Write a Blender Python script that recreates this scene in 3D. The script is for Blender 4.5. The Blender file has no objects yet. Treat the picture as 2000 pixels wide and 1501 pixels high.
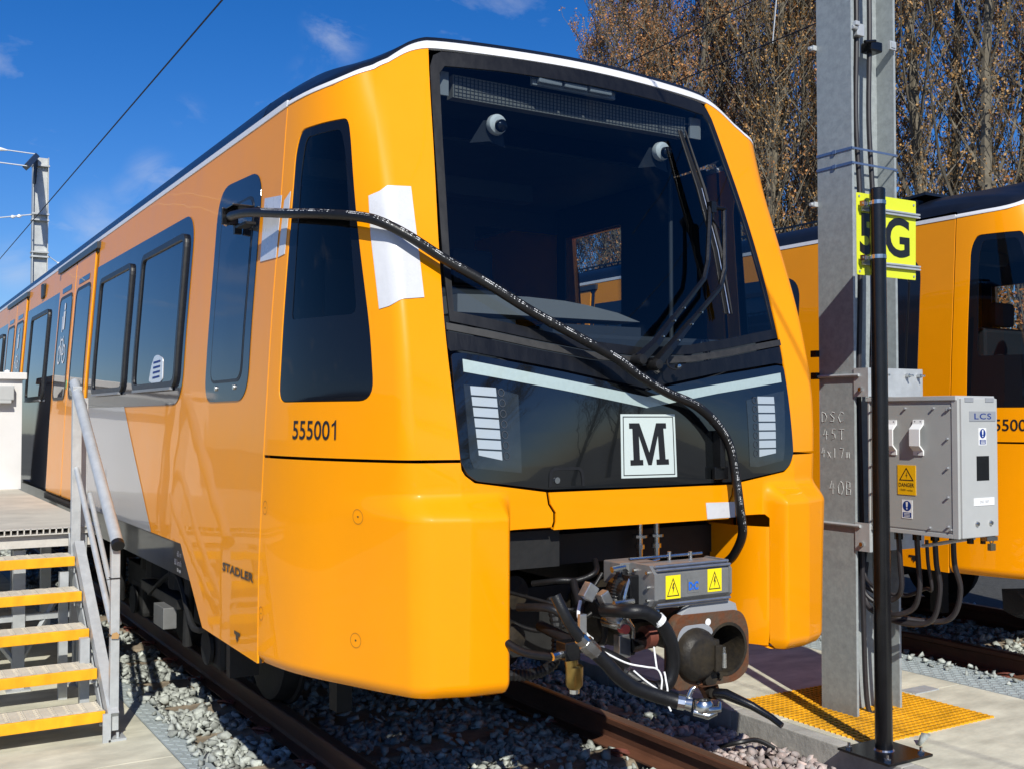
import bpy, bmesh, math, random
import numpy as np
from mathutils import Vector, Matrix
from mathutils.geometry import tessellate_polygon
R=math.radians
scene=bpy.context.scene
COL=scene.collection
# ------------------------------------------------------------------ camera
cam=bpy.data.objects.new('camera',bpy.data.cameras.new('camera'))
COL.objects.link(cam); scene.camera=cam
cam.location=(-2.877,-3.5,1.66)
cam.rotation_euler=(R(90+1.71),0,R(-31.3))
cam.data.sensor_width=36; cam.data.lens=37.98
cam.data.clip_start=.05; cam.data.clip_end=2000
# ------------------------------------------------------------------ sky + sun
SUN_EL=38.; SUN_DIR=(-.37,-.929)           # horizontal direction towards the sun
az=math.atan2(SUN_DIR[0],SUN_DIR[1])       # clockwise from +y
world=bpy.data.worlds.new('World'); scene.world=world; world.use_nodes=True
nt=world.node_tree; N=nt.nodes; Lk=nt.links
for n in list(N): N.remove(n)
out=N.new('ShaderNodeOutputWorld'); bg=N.new('ShaderNodeBackground')
sky=N.new('ShaderNodeTexSky'); sky.sky_type='NISHITA'; sky.sun_disc=False
sky.sun_elevation=R(SUN_EL); sky.sun_rotation=az
sky.air_density=1.0; sky.dust_density=.3; sky.ozone_density=3.0; sky.altitude=50
hs=N.new('ShaderNodeHueSaturation'); hs.inputs['Saturation'].default_value=1.40; hs.inputs['Value'].default_value=1.0
Lk.new(sky.outputs[0],hs.inputs['Color'])
tint=N.new('ShaderNodeMix'); tint.data_type='RGBA'; tint.blend_type='MULTIPLY'; tint.inputs[0].default_value=1; tint.inputs[7].default_value=(.82,.925,1.27,1)
Lk.new(hs.outputs[0],tint.inputs[6])
tc=N.new('ShaderNodeTexCoord')
sep=N.new('ShaderNodeSeparateXYZ'); Lk.new(tc.outputs['Generated'],sep.inputs[0])
# project the direction on a cloud layer so that clouds flatten towards the horizon
mx=N.new('ShaderNodeMath'); mx.operation='MAXIMUM'; mx.inputs[1].default_value=.0; Lk.new(sep.outputs[2],mx.inputs[0])
ad=N.new('ShaderNodeMath'); ad.operation='ADD'; ad.inputs[1].default_value=.12; Lk.new(mx.outputs[0],ad.inputs[0])
dv=N.new('ShaderNodeVectorMath'); dv.operation='DIVIDE'
cb=N.new('ShaderNodeCombineXYZ')
for i in range(3): Lk.new(ad.outputs[0],cb.inputs[i])
Lk.new(tc.outputs['Generated'],dv.inputs[0]); Lk.new(cb.outputs[0],dv.inputs[1])
CLOUDS=[((0.3524, 0.8756, 0.3304), 0.034, 0.55), ((0.339, 0.8778, 0.3385), 0.022, 0.45), ((0.3339, 0.8945, 0.2974), 0.022, 0.28), ((0.2425, 0.9344, 0.2611), 0.02, 0.3), ((0.2174, 0.9538, 0.2072), 0.03, 0.4), ((0.2063, 0.9608, 0.185), 0.032, 0.42), ((0.1768, 0.9705, 0.1638), 0.04, 0.42), ((0.1128, 0.9854, 0.1278), 0.03, 0.35)]
no1=N.new('ShaderNodeTexNoise'); no1.inputs['Scale'].default_value=2.6; no1.inputs['Detail'].default_value=9; no1.inputs['Roughness'].default_value=.58; no1.inputs['Distortion'].default_value=.3
mp=N.new('ShaderNodeMapping'); mp.inputs['Location'].default_value=(3.1,7.4,0); Lk.new(dv.outputs[0],mp.inputs[0]); Lk.new(mp.outputs[0],no1.inputs['Vector'])
cr=N.new('ShaderNodeValToRGB'); cr.color_ramp.elements[0].position=.60; cr.color_ramp.elements[1].position=.92
Lk.new(no1.outputs['Fac'],cr.inputs[0])
mix=N.new('ShaderNodeMix'); mix.data_type='RGBA'
cm=N.new('ShaderNodeMath'); cm.operation='MULTIPLY'; cm.inputs[1].default_value=.75; Lk.new(cr.outputs[0],cm.inputs[0])
# a handful of small torn clouds low over the train
no2=N.new('ShaderNodeTexNoise'); no2.inputs['Scale'].default_value=9; no2.inputs['Detail'].default_value=8; no2.inputs['Roughness'].default_value=.6; no2.inputs['Distortion'].default_value=.6
mp2=N.new('ShaderNodeMapping'); mp2.inputs['Scale'].default_value=(1,1,1.6); Lk.new(tc.outputs['Generated'],mp2.inputs[0]); Lk.new(mp2.outputs[0],no2.inputs['Vector'])
cr2=N.new('ShaderNodeValToRGB'); cr2.color_ramp.elements[0].position=.42; cr2.color_ramp.elements[1].position=.66; Lk.new(no2.outputs['Fac'],cr2.inputs[0])
nrmv=N.new('ShaderNodeVectorMath'); nrmv.operation='NORMALIZE'; Lk.new(tc.outputs['Generated'],nrmv.inputs[0])
prev=None
for (dx,dy,dz),rad,am in CLOUDS:
    dt=N.new('ShaderNodeVectorMath'); dt.operation='DISTANCE'; Lk.new(nrmv.outputs[0],dt.inputs[0]); dt.inputs[1].default_value=(dx,dy,dz)
    mr=N.new('ShaderNodeMapRange'); mr.interpolation_type='SMOOTHSTEP'; mr.inputs[1].default_value=rad; mr.inputs[2].default_value=rad*.1; mr.inputs[3].default_value=0; mr.inputs[4].default_value=am; Lk.new(dt.outputs['Value'],mr.inputs[0])
    if prev is None: prev=mr.outputs[0]
    else:
        a_=N.new('ShaderNodeMath'); a_.operation='MAXIMUM'; Lk.new(prev,a_.inputs[0]); Lk.new(mr.outputs[0],a_.inputs[1]); prev=a_.outputs[0]
ml=N.new('ShaderNodeMath'); ml.operation='MULTIPLY'; Lk.new(prev,ml.inputs[0]); Lk.new(cr2.outputs[0],ml.inputs[1])
mxx=N.new('ShaderNodeMath'); mxx.operation='MAXIMUM'; Lk.new(ml.outputs[0],mxx.inputs[0]); Lk.new(cm.outputs[0],mxx.inputs[1])
Lk.new(mxx.outputs[0],mix.inputs[0]); Lk.new(tint.outputs[2],mix.inputs[6]); mix.inputs[7].default_value=(7.5,8.0,9.0,1)
Lk.new(mix.outputs[2],bg.inputs[0]); bg.inputs[1].default_value=.083
Lk.new(bg.outputs[0],out.inputs[0])
sun=bpy.data.objects.new('sun',bpy.data.lights.new('sun','SUN')); COL.objects.link(sun)
sun.data.energy=5.0; sun.data.angle=R(.53); sun.data.color=(1,.975,.885)
ce=math.cos(R(SUN_EL)); sd_=Vector((SUN_DIR[0]*ce,SUN_DIR[1]*ce,math.sin(R(SUN_EL))))
sun.rotation_euler=sd_.to_track_quat('Z','Y').to_euler(); sun.location=(-20,-50,40)
scene.view_settings.view_transform='Standard'; scene.view_settings.look='None'
scene.view_settings.exposure=.07; scene.view_settings.gamma=1; scene.view_settings.use_curve_mapping=False
scene.render.engine='CYCLES'
scene.cycles.max_bounces=8; scene.cycles.transparent_max_bounces=16

# ------------------------------------------------------------------ materials
def mat(name,col,rough=.5,metal=0.,var=0.,vscale=6.,bump=0.,bscale=60.,coat=0.,spec=.5,island=0.,col2=None,stretch=None,coatr=.03,wave=0.,wscale=2.):
    m=bpy.data.materials.new(name); m.use_nodes=True; t=m.node_tree; b=t.nodes['Principled BSDF']
    b.inputs['Base Color'].default_value=(*col,1); b.inputs['Roughness'].default_value=rough; b.inputs['Metallic'].default_value=metal
    b.inputs['Coat Weight'].default_value=coat; b.inputs['Coat Roughness'].default_value=coatr; b.inputs['Specular IOR Level'].default_value=spec
    tcn=t.nodes.new('ShaderNodeTexCoord'); vec=tcn.outputs['Object']
    if stretch:
        mpn=t.nodes.new('ShaderNodeMapping'); mpn.inputs['Scale'].default_value=stretch; t.links.new(vec,mpn.inputs[0]); vec=mpn.outputs[0]
    src=None
    if var:
        n=t.nodes.new('ShaderNodeTexNoise'); n.inputs['Scale'].default_value=vscale; n.inputs['Detail'].default_value=7; n.inputs['Roughness'].default_value=.65
        t.links.new(vec,n.inputs['Vector'])
        r=t.nodes.new('ShaderNodeValToRGB'); r.color_ramp.elements[0].position=.3; r.color_ramp.elements[1].position=.72
        c2=col2 or tuple(c*(1-var) for c in col)
        c1=tuple(min(1,c*(1+var*.5)) for c in col)
        r.color_ramp.elements[0].color=(*c2,1); r.color_ramp.elements[1].color=(*c1,1)
        t.links.new(n.outputs['Fac'],r.inputs[0]); src=r.outputs[0]
        mr=t.nodes.new('ShaderNodeMapRange'); mr.inputs[3].default_value=max(0,rough-.12*min(1,rough*2)); mr.inputs[4].default_value=min(1,rough+.12*min(1,rough*2))
        t.links.new(n.outputs['Fac'],mr.inputs[0]); t.links.new(mr.outputs[0],b.inputs['Roughness'])
    if island:
        g=t.nodes.new('ShaderNodeNewGeometry'); h=t.nodes.new('ShaderNodeHueSaturation')
        mr2=t.nodes.new('ShaderNodeMapRange'); mr2.inputs[3].default_value=1-island; mr2.inputs[4].default_value=1+island
        t.links.new(g.outputs['Random Per Island'],mr2.inputs[0]); t.links.new(mr2.outputs[0],h.inputs['Value'])
        if src: t.links.new(src,h.inputs['Color'])
        else: h.inputs['Color'].default_value=(*col,1)
        src=h.outputs[0]
    if src: t.links.new(src,b.inputs['Base Color'])
    last=None
    if bump:
        n2=t.nodes.new('ShaderNodeTexNoise'); n2.inputs['Scale'].default_value=bscale; n2.inputs['Detail'].default_value=5; t.links.new(vec,n2.inputs['Vector'])
        bp=t.nodes.new('ShaderNodeBump'); bp.inputs['Strength'].default_value=bump; bp.inputs['Distance'].default_value=.01
        t.links.new(n2.outputs['Fac'],bp.inputs['Height']); last=bp
    if wave:
        n3=t.nodes.new('ShaderNodeTexNoise'); n3.inputs['Scale'].default_value=wscale; n3.inputs['Detail'].default_value=1.5; t.links.new(tcn.outputs['Object'],n3.inputs['Vector'])
        bp2=t.nodes.new('ShaderNodeBump'); bp2.inputs['Strength'].default_value=wave; bp2.inputs['Distance'].default_value=.02
        t.links.new(n3.outputs['Fac'],bp2.inputs['Height'])
        if last: t.links.new(last.outputs[0],bp2.inputs['Normal'])
        last=bp2
    if last:
        t.links.new(last.outputs[0],b.inputs['Normal']); 
        if wave: t.links.new(last.outputs[0],b.inputs['Coat Normal'])
    return m
M={}
YEL=(.86,.300,.0)
M['yellow']=mat('yellow_paint',YEL,.4,coat=.34,coatr=.02,spec=.12,wave=.05,wscale=2.2,var=.03,vscale=3)
M['side_yellow']=mat('side_yellow_paint',YEL,.4,coat=.36,spec=.12,coatr=.015,wave=.10,wscale=2.6,var=.04,vscale=3)
M['grey_paint']=mat('grey_side_paint',(.33,.33,.33),.35,spec=.2,coat=.6,coatr=.02,wave=.10,wscale=2.6)
M['navy']=mat('dark_band_paint',(.010,.013,.022),.06,spec=.42,wave=.06,wscale=2.6)
M['white_trim']=mat('white_trim_paint',(.70,.70,.72),.4,var=.06,vscale=40)
M['roof']=mat('dark_roof_paint',(.008,.010,.016),.38,spec=.3,coat=.25,coatr=.2,var=.3,vscale=8)
M['panel_black']=mat('gloss_black_panel',(.006,.007,.008),.06,coat=1,coatr=.01,var=.3,vscale=5)
M['frit']=mat('black_glass_border',(.005,.006,.009),.04,spec=.45)
M['border']=mat('windscreen_surround',(.009,.009,.010),.36,spec=.35,var=.4,vscale=30,stretch=(1,1,.2))
M['apron']=mat('black_apron',(.008,.008,.009),.3,spec=.35,var=.5,vscale=26,stretch=(1,1,.12),bump=.06,bscale=80)
M['seal']=mat('grey_seal',(.026,.025,.025),.6,var=.4,vscale=30)
M['rubber']=mat('black_rubber',(.013,.013,.014),.42,spec=.35,var=.3,vscale=40)
M['hose']=mat('hose_rubber',(.009,.009,.010),.42,spec=.35,bump=.12,bscale=220,var=.3,vscale=40)
M['print']=mat('white_print',(.75,.75,.75),.5)
M['black_print']=mat('black_print',(.012,.012,.013),.4)
M['window']=mat('tinted_window',(.006,.009,.015),.02,spec=.5,wave=.035,wscale=3)
M['dark_metal']=mat('dark_underframe',(.010,.010,.010),.7,var=.5,vscale=12,bump=.2,bscale=30)
M['black_steel']=mat('black_painted_steel',(.006,.006,.007),.25,var=.4,vscale=9,bump=.05,bscale=90)
M['dirty_steel']=mat('worn_black_casting',(.008,.008,.009),.45,spec=.22,var=.6,vscale=14,col2=(.045,.035,.022),bump=.3,bscale=50)
M['galv']=mat('galvanised_steel',(.50,.52,.53),.42,metal=.3,var=.15,vscale=18,bump=.06,bscale=120)
M['galv_mast']=mat('mast_galvanising',(.325,.355,.36),.5,metal=.1,var=.22,vscale=30,bump=.05,bscale=160)
M['galv_far']=mat('far_mast_galvanising',(.50,.51,.50),.5,metal=.3,var=.2,vscale=3)
M['alu']=mat('bare_aluminium',(.50,.50,.50),.32,metal=.85,var=.2,vscale=20,bump=.05,bscale=90)
M['grey_alu']=mat('grey_anodised',(.27,.27,.265),.4,metal=.5,var=.15,vscale=12)
M['steel']=mat('bright_steel',(.62,.62,.6),.25,metal=1,var=.2,vscale=30)
M['brass']=mat('brass',(.46,.31,.10),.32,metal=1,var=.3,vscale=20)
M['rust']=mat('rusty_face',(.10,.030,.010),.75,spec=.2,var=.9,vscale=22,col2=(.075,.06,.042),bump=.4,bscale=60)
M['rail']=mat('rusty_rail',(.115,.045,.024),.6,var=.45,vscale=9,bump=.15,bscale=80,stretch=(1,.3,1))
M['railhead']=mat('rail_running_surface',(.22,.125,.085),.38,metal=.5,var=.4,vscale=10,stretch=(1,.1,1))
M['clip']=mat('rail_clip_steel',(.17,.05,.035),.6,var=.4,vscale=20)
M['sleeper']=mat('dusty_sleeper',(.30,.24,.17),.9,var=.5,vscale=10,bump=.5,bscale=50)
M['bed']=mat('ballast_bed',(.055,.055,.052),.95,var=.5,vscale=20,bump=.8,bscale=30)
M['stone']=mat('ballast_stone',(.38,.40,.365),.85,var=.38,vscale=26,bump=.25,bscale=90,island=.38)
M['pink_stone']=mat('pink_ballast_stone',(.42,.31,.275),.85,var=.45,vscale=22,col2=(.27,.27,.27),bump=.25,bscale=90,island=.35)
M['dark_stone']=mat('dark_ballast_stone',(.14,.125,.13),.8,var=.4,vscale=26,bump=.25,bscale=90,island=.4)
M['concrete']=mat('pale_concrete',(.60,.575,.455),.85,var=.36,vscale=2.6,bump=.18,bscale=35,stretch=(1,2.2,1))
M['kerb']=mat('kerb_concrete',(.40,.385,.35),.9,var=.3,vscale=7,bump=.3,bscale=40)
M['strip']=mat('grey_tread_strip',(.33,.37,.37),.75,var=.2,vscale=12,bump=.1,bscale=60)
M['ground']=mat('far_ground',(.16,.15,.12),.95,var=.4,vscale=.4,bump=.3,bscale=3)
M['grp']=mat('beige_grating',(.55,.50,.41),.8,var=.22,vscale=3.5,bump=.15,bscale=60)
M['grp_edge']=mat('grating_edge',(.55,.52,.47),.75,var=.15,vscale=20)
M['yel_plastic']=mat('yellow_grating',(.84,.40,.008),.55,var=.35,vscale=7)
M['yel_nosing']=mat('yellow_nosing',(.86,.39,.004),.5,var=.22,vscale=14,stretch=(1,1,.5),bump=.08,bscale=50)
M['white_cab']=mat('white_cabinet',(.66,.64,.62),.5,var=.06,vscale=4)
M['box_grey']=mat('light_grey_box',(.425,.43,.42),.45,var=.05,vscale=8,bump=.02,bscale=200)
M['box_face']=mat('grey_box_face',(.37,.375,.36),.42,var=.05,vscale=8)
M['plate_grey']=mat('grey_plate',(.28,.29,.31),.45)
M['white_plastic']=mat('white_plastic',(.78,.78,.78),.35)
M['sign_yellow']=mat('sign_yellow',(.66,.70,.03),.45)
M['danger_yellow']=mat('danger_yellow',(.85,.45,.006),.4)
M['sticker_yellow']=mat('sticker_yellow',(.88,.70,.01),.35)
M['blue']=mat('blue_print',(.008,.035,.20),.55,spec=.2)
M['brightblue']=mat('bright_blue_print',(.01,.13,.62),.4)
M['tape']=mat('white_film',(.60,.60,.62),.28,coat=.5,coatr=.15,bump=.5,bscale=9,var=.05,vscale=12)
M['led']=mat('white_lamp_bar',(.37,.42,.46),.35,coat=1)
M['chev']=mat('pale_light_strip',(.37,.455,.445),.4,coat=1,coatr=.02,var=.08,vscale=60)
M['lens']=mat('lamp_lens_backing',(.022,.027,.03),.15,coat=1,coatr=.02,var=.3,vscale=20)
M['msign']=mat('white_emblem_plate',(.55,.62,.60),.35,coat=1,coatr=.02)
M['cable']=mat('black_cable',(.025,.022,.025),.45,var=.2,vscale=30)
M['wire']=mat('overhead_wire',(.03,.028,.03),.5,metal=.4)
M['tie']=mat('white_string',(.8,.8,.78),.6)
M['red']=mat('red_cap',(.45,.06,.05),.4)
M['green']=mat('green_mark',(.02,.30,.12),.4)
M['leafbit']=mat('dry_leaf',(.42,.25,.10),.8)
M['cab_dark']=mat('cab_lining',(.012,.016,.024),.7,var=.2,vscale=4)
M['cab_grey']=mat('cab_desk',(.20,.20,.205),.55)
M['cab_mid']=mat('cab_trim',(.035,.042,.055),.6)
M['mesh_grey']=mat('display_mesh',(.20,.19,.18),.6,var=.2,vscale=300)
M['bark']=mat('poplar_bark',(.165,.14,.10),.9,var=.5,vscale=3,bump=.3,bscale=20)
M['leaf_a']=mat('young_brown_leaf',(.36,.165,.055),.7,island=.5)
M['leaf_b']=mat('olive_bud_leaf',(.32,.175,.055),.7,island=.5)
M['fence']=mat('pale_wall',(.55,.53,.50),.8,var=.1,vscale=1)
M['insul']=mat('white_insulator',(.8,.8,.8),.3)
M['cable_steel']=mat('stay_wire',(.62,.64,.66),.5,metal=.2)
M['orange_lamp']=mat('orange_lamp',(.6,.22,.01),.3,coat=1)
# clear / tinted glass: real see-through sheets
def glass(name,tint,rough=.01):
    m=bpy.data.materials.new(name); m.use_nodes=True; t=m.node_tree
    for n in list(t.nodes): t.nodes.remove(n)
    o=t.nodes.new('ShaderNodeOutputMaterial'); g=t.nodes.new('ShaderNodeBsdfGlossy'); g.inputs['Roughness'].default_value=rough
    tr=t.nodes.new('ShaderNodeBsdfTransparent'); tr.inputs[0].default_value=(*tint,1)
    fr=t.nodes.new('ShaderNodeFresnel'); ge=t.nodes.new('ShaderNodeNewGeometry'); io=t.nodes.new('ShaderNodeMapRange'); io.inputs[3].default_value=1.54; io.inputs[4].default_value=1/1.54; t.links.new(ge.outputs['Backfacing'],io.inputs[0]); t.links.new(io.outputs[0],fr.inputs[0])
    ms=t.nodes.new('ShaderNodeMixShader'); t.links.new(fr.outputs[0],ms.inputs[0]); t.links.new(tr.outputs[0],ms.inputs[1]); t.links.new(g.outputs[0],ms.inputs[2])
    n3=t.nodes.new('ShaderNodeTexNoise'); n3.inputs['Scale'].default_value=2; bp=t.nodes.new('ShaderNodeBump'); bp.inputs['Strength'].default_value=.03; bp.inputs['Distance'].default_value=.02
    tcn=t.nodes.new('ShaderNodeTexCoord'); t.links.new(tcn.outputs['Object'],n3.inputs[0]); t.links.new(n3.outputs[0],bp.inputs['Height']); t.links.new(bp.outputs[0],g.inputs['Normal'])
    t.links.new(ms.outputs[0],o.inputs[0]); return m
M['glass']=glass('windscreen_glass',(.62,.68,.70))
M['doorglass']=glass('door_glass',(.85,.88,.88))
M['lensglass']=glass('clear_lens',(.8,.85,.87))

# ------------------------------------------------------------------ surface shapes of the train
def lerp(a,b,t): return a+(b-a)*t
def sstep(a,b,x):
    t=min(1,max(0,(x-a)/(b-a))); return t*t*(3-2*t)
def tab(T,z,k):
    if z<=T[0][0]: return T[0][k]
    for i in range(len(T)-1):
        if z<=T[i+1][0]:
            a,b=T[i],T[i+1]; t=(z-a[0])/(b[0]-a[0])
            return lerp(a[k],b[k],t)
    return T[-1][k]
# height, windscreen-edge half width, its y, corner half width, its y, centre y
NT=[(0.55,.88,.150,1.055,.205,.130),(1.0,.88,.145,1.068,.203,.130),(1.4,.880,.143,1.087,.200,.132),(1.6,.896,.163,1.094,.205,.133),(1.8,.906,.198,1.097,.217,.135),
    (2.0,.909,.243,1.091,.252,.165),(2.2,.900,.293,1.086,.303,.208),(2.4,.885,.349,1.079,.371,.260),(2.6,.865,.408,1.070,.443,.318),
    (2.8,.842,.475,1.055,.514,.385),(3.0,.820,.545,1.038,.585,.455),(3.2,.795,.615,1.015,.655,.528),(3.4,.76,.69,.985,.73,.60)]
# body side half width by height
BT=[(0.5,1.383),(1.0,1.381),(1.5,1.362),(2.05,1.333),(2.64,1.290),(3.06,1.262),(3.2,1.24)]
YJ=1.06
def smoothtab(T,z,k,r=.12):
    return (tab(T,z-r,k)+2*tab(T,z-r/2,k)+3*tab(T,z,k)+2*tab(T,z+r/2,k)+tab(T,z+r,k))/9
def bodyx(z): return smoothtab(BT,z,1,.1)
def nose_raw(s,z):
    w=smoothtab(NT,z,1);yw=smoothtab(NT,z,2);c=smoothtab(NT,z,3);yc=smoothtab(NT,z,4);y0=smoothtab(NT,z,5)
    xj=bodyx(z)
    if s<=1:
        x=w*s; y=y0+(yw-y0)*s*s
    elif s<=2:
        t=s-1; x=lerp(w,c,t); y=lerp(yw,yc,t)
    else:
        t=s-2; mx=xj-.035; my=.62
        x=(1-t)**2*c+2*t*(1-t)*mx+t*t*xj; y=(1-t)**2*yc+2*t*(1-t)*my+t*t*YJ
    return x,y
def nose(s,z,off=0.):
    sg=-1 if s<0 else 1; a=abs(s)
    low=1-sstep(1.25,1.6,z)
    r1=.20+.10*low; r2=.055+.035*low
    if 2-r1<a<2+r2:
        t=(a-(2-r1))/(r1+r2)
        p0=nose_raw(2-r1,z);p1=nose_raw(2,z);p2=nose_raw(2+r2,z)
        # a slightly squared bezier keeps the drawn edge near the corner
        x=(1-t)**2*p0[0]+2*t*(1-t)*p1[0]+t*t*p2[0]
        y=(1-t)**2*p0[1]+2*t*(1-t)*p1[1]+t*t*p2[1]
    else:
        x,y=nose_raw(a,z)
    T=1-sstep(1.262,1.372,z)
    B=sstep(.67,.745,x)*(1-sstep(1.98,2.42,a))
    y-=lerp(.105,.078,min(1,max(0,(x-.7)/.35)))*T*B
    # rolled-in bottom lip
    lb=max(0,(.655-z)/.06)
    if lb>0 and a>.7:
        k=min(1,lb); k=k*k*.045; 
        q=sstep(1.5,2.5,a); y+=k*(1-q); x-=k*q
    return [sg*x,y,z]
def nose_n(s,z):
    e=1e-3
    a=nose(s-e,z);b=nose(s+e,z);c=nose(s,z-e);d=nose(s,z+e)
    u=[b[i]-a[i] for i in range(3)];v=[d[i]-c[i] for i in range(3)]
    n=[u[1]*v[2]-u[2]*v[1],u[2]*v[0]-u[0]*v[2],u[0]*v[1]-u[1]*v[0]]
    l=math.sqrt(sum(q*q for q in n)) or 1
    return [q/l for q in n]
def nose_o(s,z,off=0.):
    p=nose(s,z);n=nose_n(s,z)
    return [p[i]+n[i]*off for i in range(3)]
def side(y,z,off=0.):   # left side (x<0)
    return [-(bodyx(z)+off),y,z]
# ------------------------------------------------------------------ object helpers
def empty(name,label=None,cat=None,loc=(0,0,0),group=None,kind=None):
    o=bpy.data.objects.new(name,None); COL.objects.link(o); o.location=loc; o.empty_display_size=.2
    tag(o,label,cat,group,kind); return o
def tag(o,label=None,cat=None,group=None,kind=None):
    if label: o['label']=label
    if cat: o['category']=cat
    if group: o['group']=group
    if kind: o['kind']=kind
    return o
def link_mesh(name,me,m,parent=None,kind=None,label=None):
    o=bpy.data.objects.new(name,me); COL.objects.link(o)
    if m is not None and not me.materials:
        for q in (m if isinstance(m,(list,tuple)) else [m]): me.materials.append(M[q] if isinstance(q,str) else q)
    if parent is not None:
        o.parent=parent; 
        P=Vector((0,0,0)); p=parent
        while p is not None: P+=p.location; p=p.parent
        o.location=-P
    if kind: o['kind']=kind
    if label: o['label']=label
    return o
class MB:
    def __init__(s): s.v=[];s.f=[];s.m=[];s.mi=0
    def add(s,vs,fs):
        b=len(s.v); s.v+= [tuple(q) for q in vs]; s.f+=[tuple(b+i for i in f) for f in fs]; s.m+=[s.mi]*len(fs)
    def box(s,lo,hi,rot=None,c=None,bev=0.):
        x0,y0,z0=lo;x1,y1,z1=hi
        if bev:
            b=bev; pts=[];fs=[]
            bm=bmesh.new(); bmesh.ops.create_cube(bm,size=1)
            for v in bm.verts: v.co=Vector((lerp(x0,x1,v.co.x+.5),lerp(y0,y1,v.co.y+.5),lerp(z0,z1,v.co.z+.5)))
            bmesh.ops.bevel(bm,geom=list(bm.edges),offset=b,segments=2,affect='EDGES',profile=.6)
            pts=[v.co.copy() for v in bm.verts]; bm.verts.index_update(); fs=[[v.index for v in f.verts] for f in bm.faces]; bm.free()
        else:
            pts=[Vector(p) for p in ((x0,y0,z0),(x1,y0,z0),(x1,y1,z0),(x0,y1,z0),(x0,y0,z1),(x1,y0,z1),(x1,y1,z1),(x0,y1,z1))]
            fs=[(0,3,2,1),(4,5,6,7),(0,1,5,4),(1,2,6,5),(2,3,7,6),(3,0,4,7)]
        if rot is not None:
            cc=Vector(c) if c else Vector(((x0+x1)/2,(y0+y1)/2,(z0+z1)/2))
            pts=[cc+rot@(p-cc) for p in pts]
        s.add(pts,fs); return s
    def tube(s,path,r,n=10,caps=True,closed=False):
        path=[Vector(p) for p in path]; k=len(path); rs=r if isinstance(r,(list,tuple)) else [r]*k
        T=[]
        for i in range(k):
            a=path[max(0,i-1)];b=path[min(k-1,i+1)]; d=(b-a); T.append(d.normalized() if d.length>1e-9 else Vector((0,0,1)))
        up=Vector((0,0,1)) if abs(T[0].z)<.9 else Vector((1,0,0))
        nrm=(up-T[0]*up.dot(T[0])).normalized(); vs=[];fs=[]
        for i in range(k):
            nrm=(nrm-T[i]*nrm.dot(T[i])); nrm=nrm.normalized() if nrm.length>1e-6 else T[i].orthogonal().normalized()
            bi=T[i].cross(nrm)
            for j in range(n):
                a=2*math.pi*j/n; vs.append(path[i]+(nrm*math.cos(a)+bi*math.sin(a))*rs[i])
        for i in range(k-1):
            for j in range(n):
                fs.append((i*n+j,i*n+(j+1)%n,(i+1)*n+(j+1)%n,(i+1)*n+j))
        if caps:
            fs.append(tuple(range(n-1,-1,-1))); fs.append(tuple((k-1)*n+j for j in range(n)))
        s.add(vs,fs); return s
    def cyl(s,a,b,r,n=16,r2=None): return s.tube([a,b],[r,r if r2 is None else r2],n)
    def lathe(s,prof,c,axis='z',n=24):
        vs=[];fs=[]
        for (r,h) in prof:
            for j in range(n):
                a=2*math.pi*j/n; x,y=r*math.cos(a),r*math.sin(a)
                p={'z':(x,y,h),'y':(x,h,y),'x':(h,x,y)}[axis]; vs.append((c[0]+p[0],c[1]+p[1],c[2]+p[2]))
        k=len(prof)
        for i in range(k-1):
            for j in range(n): fs.append((i*n+j,i*n+(j+1)%n,(i+1)*n+(j+1)%n,(i+1)*n+j))
        fs.append(tuple(range(n))); fs.append(tuple((k-1)*n+j for j in range(n)))
        s.add(vs,fs); return s
    def prism(s,poly,fn,d):   # poly 2D; fn(u,v,w)->xyz ; extruded w 0..d
        k=len(poly); a=[fn(u,v,0) for u,v in poly]; b=[fn(u,v,d) for u,v in poly]
        tr=tessellate_polygon([[Vector((u,v,0)) for u,v in poly]])
        s.add(a+b,[tuple(t) for t in tr]+[tuple(k+i for i in reversed(t)) for t in tr]+[(i,(i+1)%k,k+(i+1)%k,k+i) for i in range(k)]); return s
    def build(s,name,m,parent=None,smooth=False,kind=None,label=None,auto=35):
        me=bpy.data.meshes.new(name); me.from_pydata([tuple(v) for v in s.v],[],s.f)
        mats=m if isinstance(m,(list,tuple)) else [m]
        for q in mats: me.materials.append(M[q])
        if len(mats)>1: me.polygons.foreach_set('material_index',s.m)
        bm=bmesh.new(); bm.from_mesh(me); bmesh.ops.recalc_face_normals(bm,faces=bm.faces); bm.to_mesh(me); bm.free()
        if smooth:
            me.polygons.foreach_set('use_smooth',[True]*len(me.polygons))
            try: me.set_sharp_from_angle(angle=R(auto))
            except Exception: pass
        me.update()
        return link_mesh(name,me,None,parent,kind,label)
def catmull(P,n=8):
    P=[Vector(p) for p in P]; o=[]
    for i in range(len(P)-1):
        p0=P[max(0,i-1)];p1=P[i];p2=P[i+1];p3=P[min(len(P)-1,i+2)]
        for j in range(n):
            t=j/n; o.append(.5*((2*p1)+(-p0+p2)*t+(2*p0-5*p1+4*p2-p3)*t*t+(-p0+3*p1-3*p2+p3)*t**3))
    o.append(P[-1]); return o
def rpoly(P,r,n=5):
    o=[];k=len(P); rs=r if isinstance(r,(list,tuple)) else [r]*k
    for i in range(k):
        a=Vector(P[i-1]);b=Vector(P[i]);c=Vector(P[(i+1)%k]); d1=(a-b);d2=(c-b)
        rr=min(rs[i],d1.length*.49,d2.length*.49)
        if rr<1e-4: o.append(tuple(b)); continue
        p=b+d1.normalized()*rr;q=b+d2.normalized()*rr
        for j in range(n+1):
            t=j/n; o.append(tuple((1-t)**2*p+2*t*(1-t)*b+t*t*q))
    return o
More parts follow.
